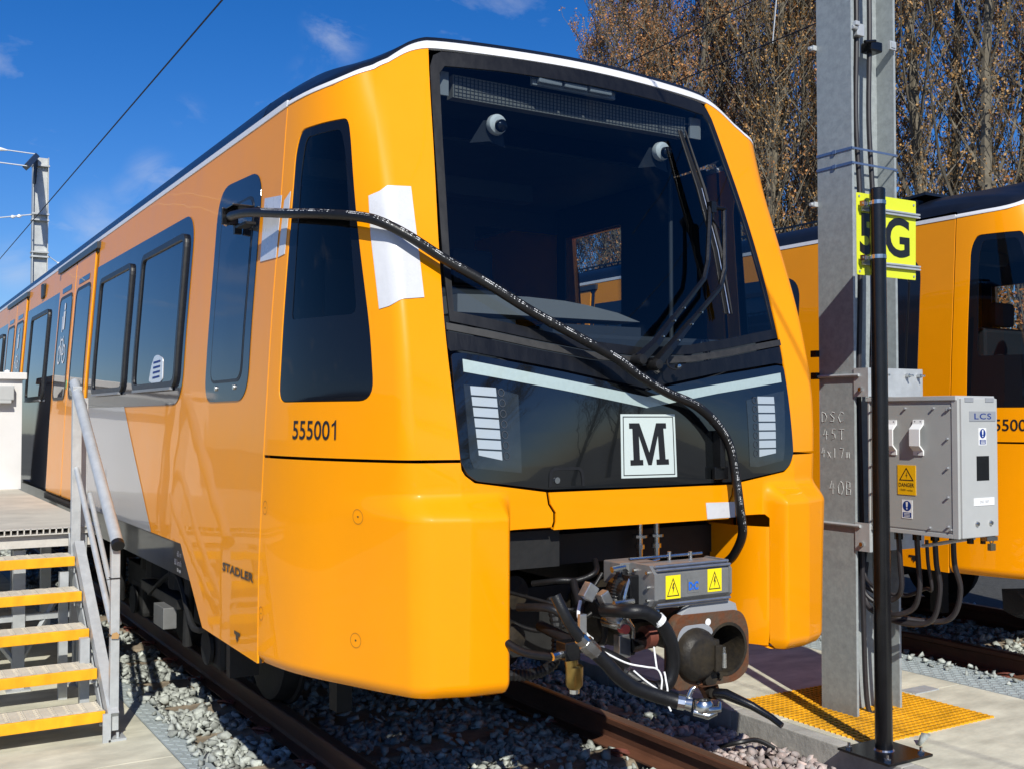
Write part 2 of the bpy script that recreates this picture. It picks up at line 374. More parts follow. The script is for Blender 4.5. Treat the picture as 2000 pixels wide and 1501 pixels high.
def patch(name,loops,fn,m,parent,cu=(),cv=(),off=0.,thick=.0,flip=False,kind=None,label=None,tris2d=None,nrm=True):
    """fill a 2D outline (with holes), cut it along the grid lines, lay it on the surface fn(u,v)"""
    if tris2d: pts,tr=tris2d
    else:
        flat=[Vector((p[0],p[1],0)) for l in loops for p in l]
        tr=tessellate_polygon([[Vector((p[0],p[1],0)) for p in l] for l in loops]); pts=flat
    bm=bmesh.new(); vs=[bm.verts.new((p[0],p[1],0)) for p in pts]
    for t in tr:
        try: bm.faces.new([vs[i] for i in t])
        except ValueError: pass
    us=[p[0] for p in pts];vv=[p[1] for p in pts]
    for a in cu:
        if min(us)<a<max(us): bmesh.ops.bisect_plane(bm,geom=bm.verts[:]+bm.edges[:]+bm.faces[:],plane_co=(a,0,0),plane_no=(1,0,0),dist=1e-5)
    for a in cv:
        if min(vv)<a<max(vv): bmesh.ops.bisect_plane(bm,geom=bm.verts[:]+bm.edges[:]+bm.faces[:],plane_co=(0,a,0),plane_no=(0,1,0),dist=1e-5)
    bmesh.ops.recalc_face_normals(bm,faces=bm.faces)
    if bm.faces and sum(f.normal.z*f.calc_area() for f in bm.faces)<0:
        for f in bm.faces: f.normal_flip()
    bm.verts.index_update(); e=2e-3; sgn=-1 if flip else 1
    V=[];NN=[]
    for v in bm.verts:
        u,w=v.co.x,v.co.y
        p=Vector(fn(u,w)); du=Vector(fn(u+e,w))-Vector(fn(u-e,w)); dw=Vector(fn(u,w+e))-Vector(fn(u,w-e))
        n=du.cross(dw); n=(n.normalized() if n.length>1e-12 else Vector((0,-1,0)))*sgn
        V.append(p+n*off); NN.append(n)
    F=[];LN=[]
    for f in bm.faces:
        idx=[v.index for v in f.verts]
        if flip: idx=idx[::-1]
        F.append(idx); LN+= [NN[i] for i in idx]
    if thick:
        base=len(V); ext={}
        for ed in bm.edges:
            if len(ed.link_faces)==1:
                lp=ed.link_loops[0]; a=lp.vert.index; b=lp.link_loop_next.vert.index
                if flip: a,b=b,a
                k=len(V); V+= [V[a].copy(),V[b].copy(),V[b]-NN[b]*thick,V[a]-NN[a]*thick]
                F.append([k+1,k,k+3,k+2]); 
                w=(V[b]-V[a]).cross(NN[a]); w=w.normalized() if w.length>1e-9 else NN[a]
                # soften the arris a little
                LN+=[(w*.8+NN[a]*.6).normalized(),(w*.8+NN[a]*.6).normalized(),w,w]
    bm.free()
    me=bpy.data.meshes.new(name); me.from_pydata([tuple(v) for v in V],[],F)
    me.polygons.foreach_set('use_smooth',[True]*len(me.polygons))
    me.normals_split_custom_set([tuple(n) for n in LN])
    me.update(); return link_mesh(name,me,m,parent,kind,label)
_tc={}
def text2d(s,size,bold=0.,space=1.):
    k=(s,bold,space)
    if k not in _tc:
        c=bpy.data.curves.new('t','FONT'); c.body=s; c.size=1; c.offset=bold; c.space_character=space; c.resolution_u=4; c.align_x='LEFT'
        c.fill_mode='FRONT'
        o=bpy.data.objects.new('t',c); COL.objects.link(o); dg=bpy.context.evaluated_depsgraph_get(); dg.update()
        me=bpy.data.meshes.new_from_object(o.evaluated_get(dg))
        me.calc_loop_triangles()
        pts=[tuple(v.co[:2]) for v in me.vertices]; tr=[tuple(t.vertices) for t in me.loop_triangles]
        bpy.data.objects.remove(o); bpy.data.curves.remove(c); bpy.data.meshes.remove(me); _tc[k]=(pts,tr)
    pts,tr=_tc[k]
    return [(x*size,y*size) for x,y in pts],tr
def textw(s,bold=0.,space=1.):
    p,_=text2d(s,1,bold,space); return max(q[0] for q in p)
def text_on(name,s,fn,u,v,h,m,parent,wid=None,bold=0.,off=.002,flip=False,dirn=1,space=1.,cap=.72,label=None,align='l'):
    """text of capital height h with its lower left corner at (u,v); wid forces its width; dirn -1 when u runs against reading"""
    pts,tr=text2d(s,1,bold,space); x0=min(p[0] for p in pts);x1=max(p[0] for p in pts)
    sy=h/cap; sx=(wid/(x1-x0)) if wid else sy
    W=(x1-x0)*sx; o=-W/2 if align=='c' else 0
    P=[(u+dirn*((p[0]-x0)*sx+o),v+p[1]*sy) for p in pts]
    return patch(name,None,fn,m,parent,off=off,flip=flip,tris2d=(P,tr),label=label)
def plane_fn(o,ux,uy):
    o=Vector(o);ux=Vector(ux);uy=Vector(uy)
    return lambda u,v: o+ux*u+uy*v
# ================================================================== the train
M['brass_dull']=mat('dull_padlock',(.20,.17,.11),.4,metal=.7)
M['bed_dark']=mat('dark_pit',(.03,.03,.03),.9)
M['leaf_orange']=mat('orange_leaf',(.36,.13,.025),.7,island=.4)
M['band_steel']=mat('blue_steel_band',(.16,.22,.34),.35,metal=.6)
M['side_edge']=mat('dark_cover_edge',(.45,.16,.004),.5)
M['galv_dark']=mat('dark_header_metal',(.045,.055,.065),.4,metal=.3)
M['skirt_black']=mat('black_skirt_paint',(.018,.018,.02),.3,coat=.6,coatr=.05,var=.3,vscale=6)
def ar(a,b,s):
    o=[];x=a
    while x<=b+1e-9: o.append(x); x+=s
    return o
SC=sorted(set([round(q,4) for q in ar(-3,3,.1)+[t*sg for sg in(-1,1) for t in ar(.76,.87,.0125)+ar(1.5,2.24,.035)+ar(2.1,2.8,.07)]]))
ZC=sorted(set([round(q,4) for q in ar(.7,3.2,.07)+ar(1.255,1.38,.0105)+ar(.6,.67,.012)]))
YC=ar(1.1,24,.6)
ZS=ar(.6,3.1,.1)
def mir(fn,sg):    # mirror a left-hand map to the right-hand side
    if sg<0: return fn
    return lambda u,v:[-fn(u,v)[0],fn(u,v)[1],fn(u,v)[2]]
def build_train():
    T=empty('metro_train','yellow metro train front with a black hose draped across its windscreen','train')
    # ---------- nose panels
    TOP=[(2.997,3.03),(2.5,3.045),(1.97,3.12),(1.76,3.16),(1.38,3.222),(1.003,3.25)]
    WIN=rpoly([(2.872,1.721),(2.163,1.721),(2.182,2.0),(2.24,2.363),(2.299,2.80),(2.325,2.893),(2.82,2.893),(2.868,2.80),(2.875,2.3)],[.07,.09,.1,.1,.05,.05,.07,.1,.1],6)
    WIN_OUT=[(a,b) for a,b in WIN]
    def grow(P,d):
        cx=sum(p[0] for p in P)/len(P);cy=sum(p[1] for p in P)/len(P)
        o=[]
        for i in range(len(P)):
            a=Vector(P[i-1]);b=Vector(P[(i+1)%len(P)]); t=(b-a).normalized(); n=Vector((t.y,-t.x)); q=Vector(P[i])
            if n.dot(q-Vector((cx,cy)))<0: n=-n
            o.append(tuple(q+n*d))
        return o
    GL=rpoly([(2.787,2.068),(2.268,2.066),(2.35,2.74),(2.40,2.85),(2.76,2.85),(2.795,2.72)],[.03,.05,.1,.04,.04,.1],5)
    for sg in (-1,1):
        sc=lambda P:[(sg*a,b) for a,b in P]
        patch('cab_side_panel',[sc([(1.003,1.4965),(2.997,1.4965)]+TOP),sc(WIN_OUT)],nose,'yellow',T,SC,ZC,thick=.012)
        w=patch('cab_side_window',[sc(grow(WIN,-.004)),sc(GL)],nose,'frit',T,SC,ZC,off=-.003,thick=.004)
        patch('pane',[sc(GL)],nose,'glass',w,SC,ZC,off=-.006)
        bump=[(2.997,1.484),(1.003,1.484),(1.0,1.457),(.985,1.434),(.94,1.405),(.575,1.359),(.566,1.31),(.538,1.275),(.538,1.24),(.548,1.219),(.775,1.217),(.789,1.20),(.789,.635),(.812,.61),(2.997,.602)]
        patch('lower_nose_panel',[sc(bump)],nose,'yellow',T,SC,ZC,thick=.012)
        # returns: inner wall of the skirt, rolled bottom edge
        rb=MB(); pr=[nose(sg*.79,z) for z in ar(.62,1.21,.06)]
        vs=[];k=len(pr)
        for p in pr: vs.append((p[0]+sg*.004,p[1]+.001,p[2]))
        for p in pr: vs.append((p[0]-sg*.012,p[1]+.012,p[2]))
        for p in pr: vs.append((p[0]-sg*.078,p[1]+.145,p[2]))
        for p in pr: vs.append((p[0]-sg*.078,p[1]+.42,p[2]))
        rb.add(vs,[(q*k+i,q*k+i+1,(q+1)*k+i+1,(q+1)*k+i) for q in range(3) for i in range(k-1)])
        b0=nose(sg*.79,.622); rb.add([(b0[0],b0[1]+.006,b0[2]),(b0[0]-sg*.078,b0[1]+.145,b0[2]),(b0[0]-sg*.078,b0[1]+.42,b0[2]),(b0[0]+sg*.2,b0[1]+.2,b0[2]),(b0[0]+sg*.2,b0[1]+.03,b0[2])],[(0,1,2,3,4)])
        pr=[nose(sg*s,.606) for s in ar(.8,2.99,.05)]; k=len(pr)
        vs=[tuple(p) for p in pr]+[(p[0]*.965,p[1]+.05,p[2]+.012) for p in pr]
        rb.add(vs,[(i,i+1,k+i+1,k+i) for i in range(k-1)])
        pr=[nose(sg*s,1.217) for s in ar(.54,.79,.03)]; k=len(pr)
        vs=[tuple(p) for p in pr]+[(p[0],p[1]+.20,p[2]+.02) for p in pr]
        rb.add(vs,[(i,i+1,k+i+1,k+i) for i in range(k-1)])
        rb.build('skirt_return','yellow',T,smooth=True)
        # round fastener covers
        for s_,z_ in ((2.268,1.273),(2.281,.794),(2.955,1.272),(2.965,.821)):
            fb=patch('fastener_cover',[sc([(s_+.026*math.cos(a),z_+.03*math.sin(a)) for a in [i*math.pi/10 for i in range(20)]]),sc([(s_+.023*math.cos(a),z_+.0265*math.sin(a)) for a in [i*math.pi/10 for i in range(20)]])],nose,'side_edge',T,off=.0012)
            patch('screw',[sc([(s_+.004*math.cos(a),z_+.004*math.sin(a)) for a in [i*math.pi/4 for i in range(8)]])],nose,'black_print',fb,off=.001)
    # beam between the skirts
    patch('coupler_hatch',[[(-.558,1.357),(-.549,1.31),(-.521,1.275),(-.521,1.235),(-.531,1.207),(.531,1.207),(.521,1.235),(.521,1.275),(.549,1.31),(.558,1.357)][::-1]],nose,'yellow',T,SC,ZC,thick=.012)
    rb=MB(); pr=[nose(s,1.207) for s in ar(-.53,.53,.1)]; k=len(pr)
    rb.add([tuple(p) for p in pr]+[(p[0],p[1]+.2,p[2]+.02) for p in pr],[(i,i+1,k+i+1,k+i) for i in range(k-1)]); rb.build('hatch_return','yellow',T)
    # ---------- black front
    GB=[(-.953,2.075),(-.8,2.052),(-.57,2.015),(-.3,1.976),(0,1.955),(.3,1.976),(.57,2.015),(.8,2.052),(.953,2.075)]
    GP=GB+[(.953,2.3),(.953,2.8),(.945,3.13),(.915,3.168),(.6,3.178),(0,3.182),(-.6,3.178),(-.915,3.168),(-.945,3.13),(-.953,2.8),(-.953,2.3)]
    ws=patch('windscreen',[GP],nose,'glass',T,SC,ZC,off=-.002)
    OB=[(-.975,2.035),(-.8,2.008),(-.57,1.972),(-.3,1.936),(0,1.918),(.3,1.936),(.57,1.972),(.8,2.008),(.975,2.035)]
    OT=[(.985,2.3),(.994,2.8),(.994,3.16),(.975,3.215),(.93,3.238),(.5,3.25),(0,3.254),(-.5,3.25),(-.93,3.238),(-.975,3.215),(-.994,3.16),(-.994,2.8),(-.985,2.3)]
    patch('windscreen_surround',[OB+OT,GP],nose,'border',T,SC,ZC,off=.001,thick=.012)
    # inner dark frit of the glass
    FR=[(-.93,2.115),(-.8,2.095),(-.57,2.06),(-.3,2.035),(0,2.02),(.3,2.035),(.57,2.06),(.8,2.095),(.93,2.115),(.93,2.8),(.925,3.08),(.9,3.10),(0,3.125),(-.9,3.10),(-.925,3.08),(-.93,2.8)]
    SB=[(-.994,2.028),(-.8,2.0),(-.57,1.964),(-.3,1.928),(0,1.910),(.3,1.928),(.57,1.964),(.8,2.0),(.994,2.028)]
    SB2=[(a,b-.028) for a,b in SB]
    patch('windscreen_seal',[SB2+SB[::-1]],nose,'seal',T,SC,ZC,off=.004,thick=.01)
    LT=[(-.985,1.905),(-.93,1.910),(-.45,1.842),(0,1.770),(.45,1.842),(.93,1.902),(.985,1.898)]
    AP=[(a,b+.012) for a,b in LT]
    patch('black_apron',[AP+[(.994,1.93)]+[(a,b-.004) for a,b in SB2[::-1]]+[(-.994,1.93)]],nose,'apron',T,SC,ZC,off=-.004,thick=.01)
    LP=rpoly(LT+[(.995,1.6),(1.0,1.49),(.975,1.44),(.93,1.412),(.57,1.370),(0,1.366),(-.57,1.370),(-.93,1.412),(-.975,1.44),(-1.0,1.49),(-.995,1.6)],.015,2)
    lp=patch('lamp_panel',[LP],nose,'panel_black',T,SC,ZC,off=.002,thick=.02)
    patch('light_strip',[[(-.939,1.834),(-.45,1.766),(.001,1.698),(.45,1.763),(.946,1.822),(.947,1.866),(.45,1.803),(.003,1.745),(-.45,1.811),(-.937,1.884)]],nose,'chev',lp,SC,ZC,off=.0045,thick=.002)
    for sg in (-1,1):
        X=(lambda a:sg*a)
        if sg<0: A=[(-.945,1.785),(-.785,1.768),(-.69,1.748),(-.702,1.438),(-.94,1.462),(-.955,1.5)]; bars=(-.798,-.918); z0,z1=1.486,1.776
        else: A=[(.66,1.735),(.735,1.752),(.955,1.782),(.93,1.50),(.92,1.458),(.735,1.432),(.675,1.436)]; bars=(.742,.868); z0,z1=1.474,1.756
        hl=patch('headlight',[A],nose,'lens',lp,SC,ZC,off=.004,thick=.002)
        n=7;dz=(z1-z0)/n
        for i in range(n):
            zb=z0+i*dz; cut=.03 if i==0 else 0
            a,b=bars; t=(i+.0)/n
            ex=(b-a); 
            P=[(a,zb+.004),(b-ex*.05*(1-t),zb+.004+cut*.5),(b-ex*.05*(1-t),zb+dz-.003),(a,zb+dz-.003)]
            sl=.010*(1 if sg<0 else -1)
            P=[(u,v+(.006 if abs(u-b)<.02 and sg<0 else 0)) for u,v in P]
            patch('lamp_bar',[P],nose,'led',hl,off=.0065,thick=.002)
            # one small projector beside every bar
            cu_=a-math.copysign(.024,b-a); cz=zb+dz*.5
            circ=lambda r:[(cu_+r*math.cos(q),cz+r*1.0*math.sin(q)) for q in [j*math.pi/8 for j in range(16)]]
            pj=patch('projector_lamp',[circ(.016),circ(.0125)],nose,'cab_mid',hl,off=.0065)
            p=Vector(nose_o(cu_,cz,.006)); b_=MB(); b_.lathe([(0,0),(.0115,0),(.0095,-.005),(.0,-.0075)],p,'y',12); b_.build('projector_lens','lens',pj,smooth=True) if False else None
    em=patch('emblem_plate',[[(-.153,1.404),(.186,1.402),(.171,1.672),(-.153,1.672)]],nose,'msign',lp,SC,ZC,off=.0046,thick=.002)
    def sq(f):
        c=(.0125,1.5375); P=[(-.153,1.404),(.186,1.402),(.171,1.672),(-.153,1.672)]
        return [(c[0]+(a-c[0])*f,c[1]+(b-c[1])*f) for a,b in P]
    patch('emblem_line',[sq(.93),sq(.90)],nose,'black_print',lp,SC,ZC,off=.0052)
    # slab serif M
    m_=[(0,0),(.36,0),(.36,.13),(.27,.13),(.27,.70),(.50,0),(.60,0),(.83,.70),(.83,.13),(.74,.13),(.74,0),(1.10,0),(1.10,.13),(1.01,.13),(1.01,.87),(1.10,.87),(1.10,1),(.80,1),(.55,.30),(.30,1),(0,1),(0,.87),(.09,.87),(.09,.13),(0,.13)]
    def mm(p):
        x,y=p[0]/1.10,p[1]; xl=lerp(-.1,-.106,y); xr=lerp(.135,.115,y); return (lerp(xl,xr,x),lerp(1.456,1.634,y))
    patch('letter_m',[[mm(p) for p in m_]],nose,'black_print',lp,SC,ZC,off=.0056)
    # recessed key cover with bolt
    ko=rpoly([(-.562,1.378),(-.365,1.378),(-.372,1.457),(-.556,1.457)],[.0,.0,.035,.035],5)
    ki=rpoly([(-.548,1.378),(-.379,1.378),(-.386,1.444),(-.542,1.444)],[.0,.0,.025,.025],5)
    kc=patch('key_cover_rim',[ko+[],ki][:1] if False else [ko,[(a*.999+.0,b+.002) for a,b in ki]],nose,'rubber',lp,SC,ZC,off=.0055,thick=.002)
    p=Vector(nose_o(-.517,1.405,.004)); MB().lathe([(0,-.004),(.013,-.004),(.013,0),(.006,0)],p,'y',12).build('cover_bolt','steel',kc)
    # ---------- white trim and roof cowl
    def ztop(s):
        s=abs(s); P=[(0,3.256),(.5,3.252),(1.0,3.25),(1.38,3.222),(1.76,3.16),(1.97,3.12),(2.5,3.045),(3,3.03)]
        for i in range(len(P)-1):
            if s<=P[i+1][0]: return lerp(P[i][1],P[i+1][1],(s-P[i][0])/(P[i+1][0]-P[i][0]))
        return 3.03
    def ztops(s): return sum(ztop(s+d) for d in (-.15,-.1,-.05,0,.05,.1,.15))/7
    SS=ar(-3,3,.06)
    def wh(s): return lerp(.050,.030,sstep(.9,2.0,abs(s)))
    mbw=MB(); rows=[]
    for s in SS:
        z=ztops(s)+.001; a=nose_o(s,z,.004); h=wh(s)
        p2=nose_o(s,z+h*.55,.004); p3=nose_o(s,z+h*.98,-.012)
        rows.append([nose_o(s,z,-.01),a,p2,p3])
    k=4; vs=[p for r in rows for p in r]
    mbw.add(vs,[(i*k+j,(i+1)*k+j,(i+1)*k+j+1,i*k+j+1) for i in range(len(rows)-1) for j in range(k-1)])
    mbw.build('white_nose_trim','white_trim',T,smooth=True,auto=80)
    RP=[(-1.248,3.078),(-1.238,3.105),(-1.215,3.145),(-1.14,3.205),(-.95,3.27),(-.6,3.325),(-.2,3.345),(0,3.348)]
    def roofpt(t):   # t -1..1 -> point on cowl cross section
        a=abs(t); x=1.248*min(1,a*1.0); 
        P=[(-p[0],p[1]) for p in RP][::-1]
        for i in range(len(P)-1):
            if x<=P[i+1][0]+1e-9: z=lerp(P[i][1],P[i+1][1],(x-P[i][0])/(P[i+1][0]-P[i][0])); break
        return (math.copysign(x,t),z)
    mr=MB(); rows=[]; NR=10
    for s in SS:
        z=ztops(s)+.001+wh(s)*.98; e=Vector(nose_o(s,z,-.012))
        f=min(1,max(0,abs(s)/3)); xt=e.x/1.225; xt=max(-1,min(1,xt))
        rx,rz=roofpt(xt); row=[Vector(e)]; lf=.020; e=e+Vector((e.x*-.006,.012,lf)); row.append(Vector(e)); e=e+Vector((e.x*-.01,.02,.008))
        for j in range(1,NR+1):
            t=j/NR; y=lerp(e.y,1.45,t); zz=lerp(e.z,rz,1-(1-t)**3.2); xx=lerp(e.x,rx,t)
            row.append(Vector((xx,y,zz+.0)))
        rows.append(row)
    k=NR+2
    mr.add([p for r in rows for p in r],[(i*k+j,(i+1)*k+j,(i+1)*k+j+1,i*k+j+1) for i in range(len(rows)-1) for j in range(k-1)])
    mr.build('roof_cowl','roof',T,smooth=True,auto=80)
    # ---------- body side
    for sg in (-1,1):
        S=mir(side,sg); fl=(sg<0)
        kw=dict(cu=YC,cv=ZS,flip=fl)
        Y1=24.
        # yellow wall, with real window openings behind the cab on the far side
        outl=[(1.067,.602),(1.928,.612),(2.37,.985),(Y1,.985),(Y1,3.03),(1.067,3.03)]
        holes=[]
        if sg>0: holes=[[(1.88,1.9),(2.50,1.9),(2.50,2.86),(1.88,2.86)]]
        wall=patch('body_side',[outl]+holes,S,'side_yellow',T,thick=.03,**kw)
        patch('white_roof_line',[[(1.067,3.03),(Y1,3.03),(Y1,3.058),(1.067,3.058)]],S,'white_trim',T,off=.004,thick=.02,**kw)
        patch('front_joint_edge',[[(1.058,.602),(1.067,.602),(1.067,3.03),(1.058,3.03)]],S,'rubber',T,off=-.008,thick=.01,**kw)
        if sg>0:
            wp=patch('cab_door_window',[[(1.88,1.9),(2.50,1.9),(2.50,2.86),(1.88,2.86)]],S,'doorglass',T,off=-.01,**kw)
        patch('grey_livery_panel',[[(2.43,.985),(5.30,.985),(5.30,1.73),(3.957,1.73),(3.04,1.0),(3.03,.985)][1:]],S,'grey_paint',T,off=.003,**kw)
        if sg<0:
            od=rpoly([(2.035,1.735),(1.335,1.735),(1.338,2.80),(2.045,2.835)],[.13,.15,.16,.2],8)
            cd=patch('cab_door_surround',[od],S,'navy',T,off=.004,thick=.004,**kw)
            idr=rpoly([(1.93,1.838),(1.445,1.838),(1.437,2.69),(1.935,2.69)],[.07,.07,.09,.09],6)
            ido=rpoly([(1.945,1.824),(1.43,1.824),(1.422,2.705),(1.95,2.705)],[.08,.08,.1,.1],6)
            patch('door_seal',[ido,idr],S,'rubber',cd,off=.006,thick=.002,**kw)
            patch('door_pane',[idr],S,'navy',cd,off=.0075,thick=.002,**kw)
            for yy in (1.83,1.53):
                q=S(yy,1.80); MB().lathe([(0,-.012),(.012,-.012),(.014,0),(0,0)],(q[0],q[1],q[2]),'x',10).build('latch','steel',cd)
        def window(y0,y1,z0,z1,par):
            gl=rpoly([(y0,z0),(y1,z0),(y1,z1),(y0,z1)],.055,5)
            ou=rpoly([(y0-.035,z0-.035),(y1+.035,z0-.035),(y1+.035,z1+.035),(y0-.035,z1+.035)],.085,6)
            w=patch('window_frame',[ou,gl],S,'rubber',par,off=.022,thick=.02,**kw)
            patch('pane',[gl],S,'window',w,off=.010,**kw)
            patch('window_rail',[[(y0+.03,z0-.05),(y1-.03,z0-.05),(y1-.03,z0-.034),(y0+.03,z0-.034)]],S,'grey_alu',w,off=.03,thick=.02,**kw)
            return w
        def doorpair(y0,y1,par):
            ym=(y0+y1)/2
            b=patch('door_opening',[[(y0-.06,.99),(y1+.06,.99),(y1+.06,3.0),(y0-.06,3.0)]],S,'navy',par,off=.0045,**kw)
            for a0,a1 in ((y0,ym-.012),(ym+.012,y1)):
                d=patch('door_leaf',[rpoly([(a0,1.0),(a1,1.0),(a1,2.955),(a0,2.955)],.03,3)],S,'side_yellow',par,off=.016,thick=.012,**kw)
                g=rpoly([(a0+.10,1.83),(a1-.10,1.83),(a1-.10,2.70),(a0+.10,2.70)],.08,6); go=rpoly([(a0+.075,1.805),(a1-.075,1.805),(a1-.075,2.725),(a0+.075,2.725)],.10,6)
                patch('door_window_frame',[go,g],S,'rubber',d,off=.021,thick=.006,**kw)
                patch('pane',[g],S,'window',d,off=.0185,**kw)
                patch('indicator_slot',[rpoly([(a0+.17,2.755),(a1-.17,2.755),(a1-.17,2.80),(a0+.17,2.80)],.01,2)],S,'window',d,off=.019,**kw)
            patch('door_rubber',[[(ym-.012,1.0),(ym+.012,1.0),(ym+.012,2.955),(ym-.012,2.955)]],S,'rubber',par,off=.012,**kw)
            hb=MB(); hb.box((-.03,y0-.10,2.965),(.045,y1+.12,3.015)); o=hb.build('door_header','galv_dark',par); q=S(y0,2.99); o.location.x+=q[0] if sg<0 else q[0]
            sb=MB(); sb.box((-.02,y0-.06,.93),(.05,y1+.06,.98)); o=sb.build('door_step','rubber',par); o.location.x+=S(y0,.95)[0]
            btn=patch('door_button',[[(ym+.035+.018*math.cos(q),1.93+.04*math.sin(q)) for q in [j*math.pi/8 for j in range(16)]]],S,'green',par,off=.02,thick=.004,**kw)
            return b
        band=rpoly([(2.487,1.727),(5.31,1.727),(5.31,2.815),(2.487,2.79)],[.2,0,0,.2],8)
        patch('window_band',[band],S,'navy',T,off=.0035,**kw)
        window(2.64,3.66,1.86,2.66,T); window(4.03,5.05,1.86,2.66,T)
        doorpair(5.38,7.03,T)
        patch('window_band',[[(7.10,.985),(9.26,.985),(9.26,2.80),(7.10,2.80)]],S,'navy',T,off=.0035,**kw)
        window(7.66,8.78,1.86,2.66,T)
        lb=MB(); lb.box((-.02,8.12,2.84),(.07,8.26,2.99),bev=.01); o=lb.build('side_lamp','rubber',T); o.location.x+=S(8,2.9)[0]
        lb=MB(); lb.box((-.02,8.06,2.85),(.035,8.13,2.98),bev=.01); o2=lb.build('lamp_cover','rubber',o); o2.location=(0,0,0)
        doorpair(9.34,10.9,T)
        patch('window_band',[[(10.98,.985),(15.3,.985),(15.3,2.80),(10.98,2.80)]],S,'navy',T,off=.0035,**kw)
        window(11.35,12.45,1.86,2.66,T); window(12.8,13.9,1.86,2.66,T)
        doorpair(15.4,17.0,T)
        patch('window_band',[[(17.1,.985),(23.9,.985),(23.9,2.80),(17.1,2.80)]],S,'navy',T,off=.0035,**kw)
        window(17.6,18.7,1.86,2.66,T); window(19.2,20.3,1.86,2.66,T)
        # skirt frame below the floor
        K=plane_fn((sg*1.30,0,0),(0,1,0),(0,0,1)); kk=dict(flip=(sg<0))
        sk=patch('underframe_panel',[[(1.93,.765),(24,.765),(24,.985),(2.36,.985)]],K,'skirt_black',T,thick=.04,**kk)
        if sg<0:
            for s_,v,u,h in (('60 m',.872,2.745,.034),('80 km/h',.822,2.80,.034),('50 mph',.787,2.74,.020),('L-PP0',.795,2.44,.028)):
                text_on('skirt_lettering',s_,K,u,v,h,'print',sk,dirn=-1,off=.004,flip=True)
            # builder's name and fleet number
            text_on('maker_lettering','STADLER',S,1.585,.940,.038,'black_print',T,wid=.465,dirn=-1,off=.0035,flip=True,bold=.035)
            MBt=MB(); 
            patch('jacking_mark',[[(1.39,.69),(1.30,.69),(1.30,.675),(1.325,.675),(1.325,.655),(1.335,.655),(1.345,.64),(1.355,.655),(1.365,.655),(1.365,.675),(1.39,.675)][::-1]],S,'black_print',T,off=.0035,**kw)
            # pictograms on the far leaf of the first door
            def ring(cy,cz,r,w): 
                n=16; return [[(cy+r*math.cos(2*math.pi*i/n),cz+r*math.sin(2*math.pi*i/n)) for i in range(n)],[(cy+(r-w)*math.cos(2*math.pi*i/n),cz+(r-w)*math.sin(2*math.pi*i/n)) for i in range(n)]]
            for yc in (6.62,9.74):
                for cy,cz in ((yc-.12,2.20),(yc+.12,2.20)): patch('cycle_symbol',ring(cy,cz,.085,.02),S,'print',T,off=.022,**kw)
                def bar(a,b,w=.016):
                    a=Vector(a);b=Vector(b);d=(b-a).normalized();n=Vector((-d.y,d.x))*w/2; return [[tuple(a+n),tuple(a-n),tuple(b-n),tuple(b+n)][::-1]]
                for a,b in (((yc-.12,2.20),(yc-.05,2.33)),((yc-.05,2.33),(yc+.08,2.33)),((yc+.12,2.20),(yc+.08,2.36)),((yc,2.2),(yc+.08,2.33)),((yc-.12,2.20),(yc,2.2)),((yc,2.2),(yc-.05,2.36))): patch('cycle_symbol',bar(a,b),S,'print',T,off=.022,**kw)
                patch('passenger_symbol',ring(yc,2.62,.035,.0349),S,'print',T,off=.022,**kw)
                patch('passenger_symbol',bar((yc,2.42),(yc,2.58),.09),S,'print',T,off=.022,**kw)
                patch('passenger_symbol',bar((yc+.07,2.40),(yc+.09,2.54),.03),S,'print',T,off=.022,**kw)
            # plastic document pouch taped in the second window
            dp=patch('document_pouch',[rpoly([(3.25,1.875),(3.05,1.84),(2.91,1.875),(2.93,2.0),(3.06,2.025),(3.14,2.02),(3.2,1.97)],.02,3)],S,'tape',T,off=.014,thick=.006,**kw)
            for i in range(4): patch('print_line',[[(2.98,1.89+i*.03),(3.15,1.885+i*.03),(3.15,1.897+i*.03),(2.98,1.902+i*.03)]],S,'blue',dp,off=.0155,**kw)
    # sides of the roof, well behind the cowl, equipment fences
    mr=MB()
    prof=[(-1.262,3.0585),(-1.248,3.078),(-1.238,3.105),(-1.215,3.145),(-1.14,3.195),(-1.08,3.19),(-1.06,3.12),(1.06,3.12),(1.08,3.19),(1.14,3.195),(1.215,3.145),(1.238,3.105),(1.248,3.078),(1.262,3.0585)]
    ys=[1.44,24.]; k=len(prof)
    mr.add([(x,y,z) for y in ys for x,z in prof],[(j,j+1,k+j+1,k+j) for j in range(k-1)]+[tuple(k+j for j in range(k))])
    mr.build('roof','roof',T,smooth=True,auto=30)
    # cowl rear wall
    m=MB(); pts=[(t*1.2/1.0,) for t in (0,)]; 
    rear=[(math.copysign(roofpt(t)[0],t),1.455,roofpt(t)[1]) for t in [q/12 for q in range(-12,13)]]; base=[(p[0],1.455,3.08) for p in rear]; n=len(rear)
    m.add(rear+base,[(i,i+1,n+i+1,n+i) for i in range(n-1)]); m.build('cowl_rear_wall','roof',T)
    for sg in (-1,1):
        f=MB(); x=sg*.93
        for y0,y1 in ((1.5,2.1),(2.2,3.6),(3.7,6.2),(7,12)):
            nn=max(1,round((y1-y0)/.11)); w=(y1-y0)/nn
            f.box((x-.006,y0,3.17),(x+.006,y1,3.185)); f.box((x-.006,y0,3.275),(x+.006,y1,3.29))
            f.box((x-.008,y0-.02,3.12),(x+.008,y0+.01,3.29)); f.box((x-.008,y1-.01,3.12),(x+.008,y1+.02,3.29))
            for i in range(nn):
                a=y0+i*w
                for (p,q) in (((a,3.18),(a+w/2,3.28)),((a+w/2,3.28),(a+w,3.18)),((a,3.23),(a+w,3.23))): f.tube([(x,p[0],p[1]),(x,q[0],q[1])],.006,4)
        f.build('roof_screen','roof',T,kind='stuff')
